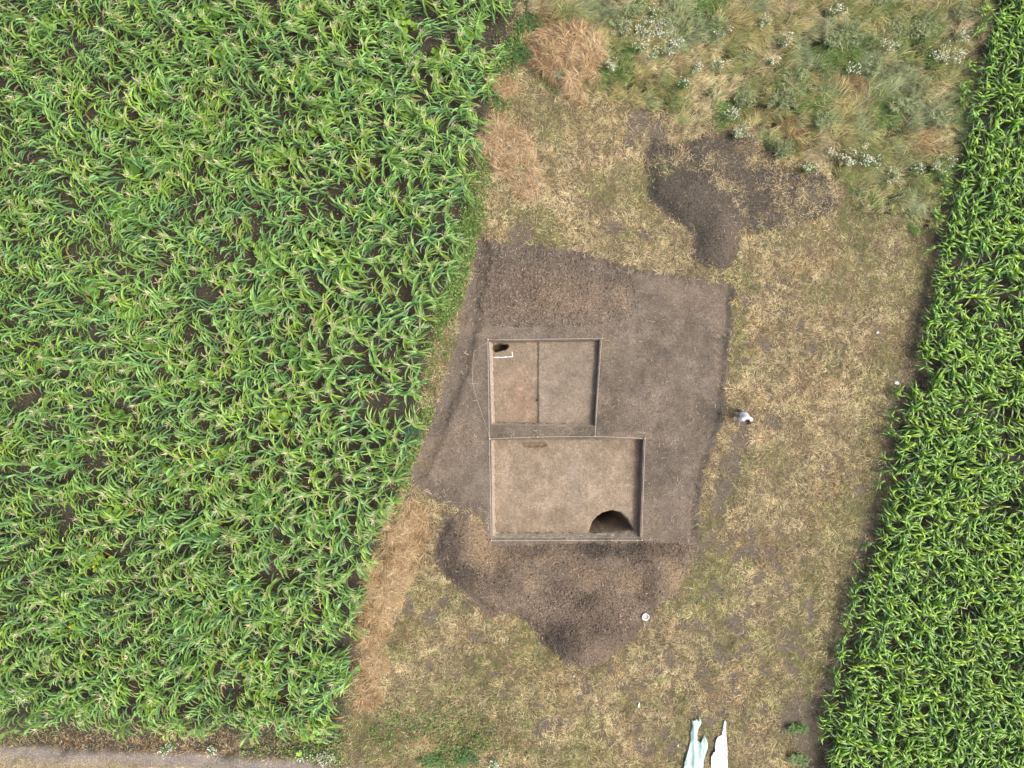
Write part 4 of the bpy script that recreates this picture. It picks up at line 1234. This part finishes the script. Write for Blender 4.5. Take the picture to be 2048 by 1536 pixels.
obj('contents', mesh_np('bucket_contents', np.stack([gx_, gy_, gz_], -1).reshape(-1, 3), [qq], plain_mat("grey_sherds", (0.36, 0.37, 0.35), 0.8, 0.4, 25, 0.5), smooth_=True), bk)

# ------------------------------------------------------------------ tarpaulins
def sheet(name, outline, h, color, amp, label, seed, rough=0.5):
    pl = poly(outline)
    x0, y0 = pl.min(0); x1, y1 = pl.max(0)
    # densify the outline
    ol = []
    for a, b in zip(pl, np.roll(pl, -1, 0)):
        n = max(1, int(np.linalg.norm(b - a) / 0.06))
        for i in range(n): ol.append(a + (b - a) * i / n)
    xs, ys = np.meshgrid(np.arange(x0, x1, 0.045), np.arange(y0, y1, 0.045))
    xs = xs.ravel() + R.uniform(-.008, .008, xs.size); ys = ys.ravel() + R.uniform(-.008, .008, ys.size)
    k = sdf(xs, ys, pl) > 0.025
    P2 = [Vector(p) for p in ol] + [Vector((a, b)) for a, b in zip(xs[k], ys[k])]
    V, E, F, *_ = geometry.delaunay_2d_cdt(P2, [], [list(range(len(ol)))], 1, 1e-5)
    V = np.array([(p.x, p.y) for p in V])
    F = np.array([f for f in F if len(f) == 3])
    x, y = V[:, 0], V[:, 1]
    def ridge(t): return 1 - np.abs(2 * t - 1)
    fold = ridge(fbm(x * 1.0, y * 0.22, 3.2, seed, 2)) ** 2 * amp + ridge(fbm(x, y * 0.45, 6.5, seed + 5, 2)) ** 2 * amp * 0.5 + fbm(x, y, 2.0, seed + 9, 2) * amp * 0.8
    e = np.clip(sdf(x, y, pl) / 0.12, 0, 1)
    z = ground_z(x, y) + h * (0.5 + 0.5 * e) + fold
    cx_, cy_ = V.mean(0); off = np.array([cx_, cy_, 0])
    me = mesh_np(name, np.column_stack([x, y, z]) - off, [F], plain_mat(name + '_cloth', color, rough, 0.07, 3, 0.25, 0.4), smooth_=True)
    o = obj(name, me, label=label, cat='tarpaulin'); o.location = off
    so = o.modifiers.new('thickness', 'SOLIDIFY'); so.thickness = 0.006; so.offset = -1
sheet('tarpaulin', [(1381,1437),(1389,1438),(1391,1434),(1395,1440),(1397,1430),(1401,1441),(1399,1447),(1396,1452),(1393,1466),(1394,1478),(1399,1482),(1403,1474),(1406,1466),(1412,1476),(1414,1488),(1411,1502),
                    (1406,1515),(1405,1536),(1402,1580),(1392,1640),(1340,1640),(1350,1585),(1362,1540),(1370,1512),(1376,1490),(1380,1472),(1379,1462),(1383,1450)], 0.05, (0.37, 0.50, 0.47), 0.10,
      'crumpled pale teal tarpaulin with a forked end at the bottom edge', 401)
sheet('tarpaulin', [(1450,1439),(1452,1444),(1451,1458),(1452,1480),(1453,1500),(1454,1536),(1455,1590),(1450,1640),(1412,1640),(1418,1590),(1421,1540),(1421,1512),(1425,1503),(1429,1500),(1428,1492),(1431,1478),(1435,1472),(1442,1469),(1445,1455),(1447,1444)],
      0.05, (0.84, 0.84, 0.82), 0.06, 'narrow white plastic sheet lying right of the teal tarpaulin', 431)

# ------------------------------------------------------------------ scraps of litter, roots
def scrap(px, py, sx, sy, rz, label, seed, hgt=0.05):
    x, y = PX(px, py, 0.05); z = float(surf_z(x, y))
    n = 7
    u, v = np.meshgrid(np.linspace(-1, 1, n), np.linspace(-1, 1, n))
    rr = np.random.default_rng(seed)
    k_ = 1 - 0.35 * np.hypot(u, v) ** 2 * rr.uniform(0.3, 1.0, u.shape)
    X = u * sx * k_; Y = v * sy * k_; Z = hgt * rr.uniform(0.1, 1, u.shape) + 0.03
    k = np.arange(n * n).reshape(n, n); q = np.stack([k[:-1, :-1], k[:-1, 1:], k[1:, 1:], k[1:, :-1]], -1).reshape(-1, 4)
    o = obj('paper_scrap', mesh_np('paper_scrap', np.stack([X, Y, Z], -1).reshape(-1, 3), [q], M_PAPER), label=label, cat='litter')
    o.location = (x, y, z); o.rotation_euler = (0, 0, rz)
scrap(1278, 1410, 0.05, 0.15, -0.15, 'narrow white scrap on the grass below the lower spoil heap', 1, 0.08)
scrap(1755, 665, 0.07, 0.06, 0.3, 'tiny white scrap on the dry grass between the dig and right corn', 2)
scrap(1793, 766, 0.13, 0.09, -0.3, 'bluish white crumpled bag at the edge of the right corn', 3, 0.1)
scrap(1356, 1491, 0.04, 0.06, 0.1, 'tiny white scrap just left of the teal tarpaulin', 4)
scrap(1148, 1353, 0.05, 0.04, 0.1, 'tiny white scrap at the lowest tip of the spoil heap', 5)
def roots(px, py, paths, label):
    x, y = PX(px, py); z = float(surf_z(x, y))
    mb = MB()
    for p in paths: mb.tube([(a / S, -b / S, 0.02 + 0.03 * (i % 2)) for i, (a, b) in enumerate(p)], 0.014, 5)
    o = obj('dry_root', mb.mesh('dry_root', plain_mat('dry_root_wood', (0.50, 0.40, 0.30), 0.8, 0.2, 20)), label=label, cat='root'); o.location = (x, y, z)
roots(930, 705, [[(-5, -4), (-1, 0), (3, 3)], [(-1, 0), (2, -5)], [(-4, 2), (0, 1), (6, 4)]], 'pale dry root lying on the bank left of the smaller trench')
roots(852, 982, [[(-10, 4), (-4, -2), (2, 1), (12, 6)], [(-4, -2), (4, -4)], [(2, 1), (8, -1)]], 'pale dry root on soil at the lower left of the stripped area')

# pale crumbled daub on the lower heap
def samp(n):
    xs, ys = PX(1250 + R.normal(0, 9, n), 1224 + R.normal(0, 12, n), 0.4)
    return xs, ys, surf_z(xs, ys)
cv, cf, cc = clods(90, samp, 0.026, lambda a, b: np.tile((0.40, 0.30, 0.24), (len(a), 1)))
obj('pale_rubble', mesh_np('pale_rubble', cv, [cf], M_CLOD, cc), label='pale pinkish crumbs of rubble on the lower spoil heap', cat='rubble', kind='stuff')

# ------------------------------------------------------------------ person
def person():
    x, y = PX(1474, 829); z = float(surf_z(x, y))
    root = empty('person', (x, y, z), 'person in white shirt and grey trousers bending forward beside the dig', 'person')
    J = {}; E = []
    def j(n, p, r, par=None):
        J[n] = (p, r, len(J))
        if par: E.append((J[par][2], J[n][2]))
    j('pelvis', (0, 0.05, 0.93), (0.155, 0.115))
    j('waist', (0, 0.0, 1.07), (0.145, 0.105), 'pelvis')
    j('chest', (0, -0.09, 1.24), (0.165, 0.12), 'waist')
    j('upper', (0, -0.15, 1.36), (0.13, 0.10), 'chest')
    j('neck', (0.01, -0.205, 1.44), (0.058, 0.058), 'upper')
    j('jaw', (0.015, -0.255, 1.485), (0.075, 0.085), 'neck')
    j('skull', (0.02, -0.30, 1.56), (0.088, 0.105), 'jaw')
    j('crown', (0.02, -0.32, 1.61), (0.07, 0.08), 'skull')
    for s, nm in ((-1, 'r'), (1, 'l')):
        j('sh' + nm, (0.185 * s, -0.14, 1.36), (0.068, 0.07), 'upper')
        j('el' + nm, (0.25 * s, -0.19, 1.09), (0.046, 0.048), 'sh' + nm)
        j('wr' + nm, (0.20 * s, -0.36, 0.93), (0.030, 0.034), 'el' + nm)
        j('pa' + nm, (0.185 * s, -0.41, 0.87), (0.034, 0.020), 'wr' + nm)
        for q in range(4):
            o = (q - 1.5) * 0.02
            L = (0.062, 0.075, 0.07, 0.055)[q]
            j('k%d%s' % (q, nm), (0.178 * s + o, -0.445, 0.845), (0.010, 0.010), 'pa' + nm)
            j('f%d%s' % (q, nm), (0.175 * s + o * 1.1, -0.445 - L * 0.25, 0.845 - L), (0.008, 0.008), 'k%d%s' % (q, nm))
        j('t' + nm, (0.145 * s, -0.41, 0.86), (0.011, 0.011), 'pa' + nm)
        j('tt' + nm, (0.125 * s, -0.43, 0.825), (0.009, 0.009), 't' + nm)
        st = 0.10 * s
        j('hip' + nm, (0.095 * s, 0.05, 0.86), (0.092, 0.10), 'pelvis')
        j('kn' + nm, (0.11 * s, 0.0 + st * 0.7, 0.49), (0.062, 0.066), 'hip' + nm)
        j('an' + nm, (0.115 * s, 0.09 + st, 0.09), (0.042, 0.046), 'kn' + nm)
        j('ba' + nm, (0.12 * s, -0.03 + st, 0.035), (0.044, 0.030), 'an' + nm)
        j('to' + nm, (0.125 * s, -0.11 + st, 0.028), (0.036, 0.022), 'ba' + nm)
    me = bpy.data.meshes.new('skel')
    names = sorted(J, key=lambda n: J[n][2])
    me.from_pydata([J[n][0] for n in names], E, [])
    o = bpy.data.objects.new('skel', me); link(o)
    sk = o.modifiers.new('skin', 'SKIN')
    if not me.skin_vertices: me.attributes
    for n in names:
        d = me.skin_vertices[0].data[J[n][2]]
        d.radius = J[n][1]; d.use_root = (n == 'pelvis')
    ss = o.modifiers.new('sub', 'SUBSURF'); ss.levels = 2; ss.render_levels = 2
    dg = bpy.context.evaluated_depsgraph_get(); dg.update()
    bm2 = bpy.data.meshes.new_from_object(o.evaluated_get(dg))
    bpy.data.objects.remove(o)
    nv = len(bm2.vertices)
    co = np.empty(nv * 3, np.float32); bm2.vertices.foreach_get('co', co); co = co.reshape(-1, 3)
    nr = np.empty(nv * 3, np.float32); bm2.vertex_normals.foreach_get('vector', nr); nr = nr.reshape(-1, 3)
    # nose
    nose = np.array((0.02, -0.385, 1.50)); d = np.linalg.norm(co - nose, axis=1)
    co = co + nr * (0.022 * np.exp(-(d / 0.025) ** 2))[:, None]
    segs = [(names[a], names[b]) for a, b in E]
    best = np.full(nv, 1e9); bi = np.zeros(nv, int); bt = np.zeros(nv)
    for k, (a, b) in enumerate(segs):
        A = np.array(J[a][0]); B = np.array(J[b][0]); ab = B - A
        t = np.clip(((co - A) @ ab) / (ab @ ab), 0, 1)
        dd = np.linalg.norm(co - A - t[:, None] * ab, axis=1)
        m_ = dd < best; best[m_] = dd[m_]; bi[m_] = k; bt[m_] = t[m_]
    part = np.array([s[1] for s in segs])[bi]
    skin = plain_mat('skin', (0.42, 0.25, 0.17), 0.55, 0.06, 30)
    shirt = plain_mat('white_cotton', (0.82, 0.84, 0.86), 0.8, 0.05, 20, 0.3)
    trous = plain_mat('grey_trousers', (0.30, 0.27, 0.27), 0.85, 0.12, 20, 0.3)
    hairm = plain_mat('black_hair', (0.018, 0.015, 0.013), 0.5, 0.3, 60, 0.6)
    shoe = plain_mat('shoe_leather', (0.30, 0.24, 0.18), 0.6, 0.1, 20)
    polys = [tuple(p.vertices) for p in bm2.polygons]
    def mk(nm, mask, inflate, mat, parent):
        use = [p for p in polys if all(mask[i] for i in p)]
        ids = sorted({i for p in use for i in p}); mp = {a: b for b, a in enumerate(ids)}
        m3 = bpy.data.meshes.new(nm)
        m3.from_pydata([tuple(co[i] + nr[i] * inflate) for i in ids], [], [[mp[i] for i in p] for p in use])
        m3.polygons.foreach_set('use_smooth', np.ones(len(m3.polygons), bool)); m3.materials.append(mat)
        oo = obj(nm, m3, parent)
        if inflate:
            so = oo.modifiers.new('thickness', 'SOLIDIFY'); so.thickness = 0.006; so.offset = -1
        return oo
    body = mk('body', np.ones(nv, bool), 0, skin, root)
    isarm = np.isin(part, ['shl', 'shr', 'ell', 'elr'])
    torso = np.isin(part, ['waist', 'chest', 'upper']) | np.isin(part, ['shl', 'shr']) | (np.isin(part, ['ell', 'elr']) & (bt < 0.72))
    torso |= np.isin(part, ['hipl', 'hipr', 'pelvis']) & (co[:, 2] > 0.90)
    mk('shirt', torso | ((part == 'neck') & (bt < 0.75)), 0.022, shirt, root)
    legs = np.isin(part, ['hipl', 'hipr', 'pelvis', 'knl', 'knr', 'anl', 'anr']) & (co[:, 2] > 0.12) & (co[:, 2] < 0.99)
    mk('trousers', legs, 0.016, trous, root)
    mk('shoes', np.isin(part, ['bal', 'bar', 'tol', 'tor']) | (np.isin(part, ['anl', 'anr']) & (co[:, 2] < 0.10)), 0.010, shoe, root)
    hd = np.isin(part, ['skull', 'crown', 'jaw'])
    hair = hd & ((co[:, 1] - (-0.30)) * 0.9 + (co[:, 2] - 1.545) * 1.0 > 0.0)
    mk('hair', hair, 0.016, hairm, root)
    for s in (-1, 1):
        mb = MB()
        v = [(0.0045 * math.cos(a) , -0.004, 0.0045 * math.sin(a)) for a in np.linspace(0, 6.28, 7)[:-1]]
        mb.add(v + [(0, -0.007, 0)], [[i, (i + 1) % 6, 6] for i in range(6)])
        eo = obj('eye', mb.mesh('eye', hairm), root); eo.location = (0.02 + 0.03 * s, -0.375, 1.535)
person()
print('objects', len(bpy.data.objects))
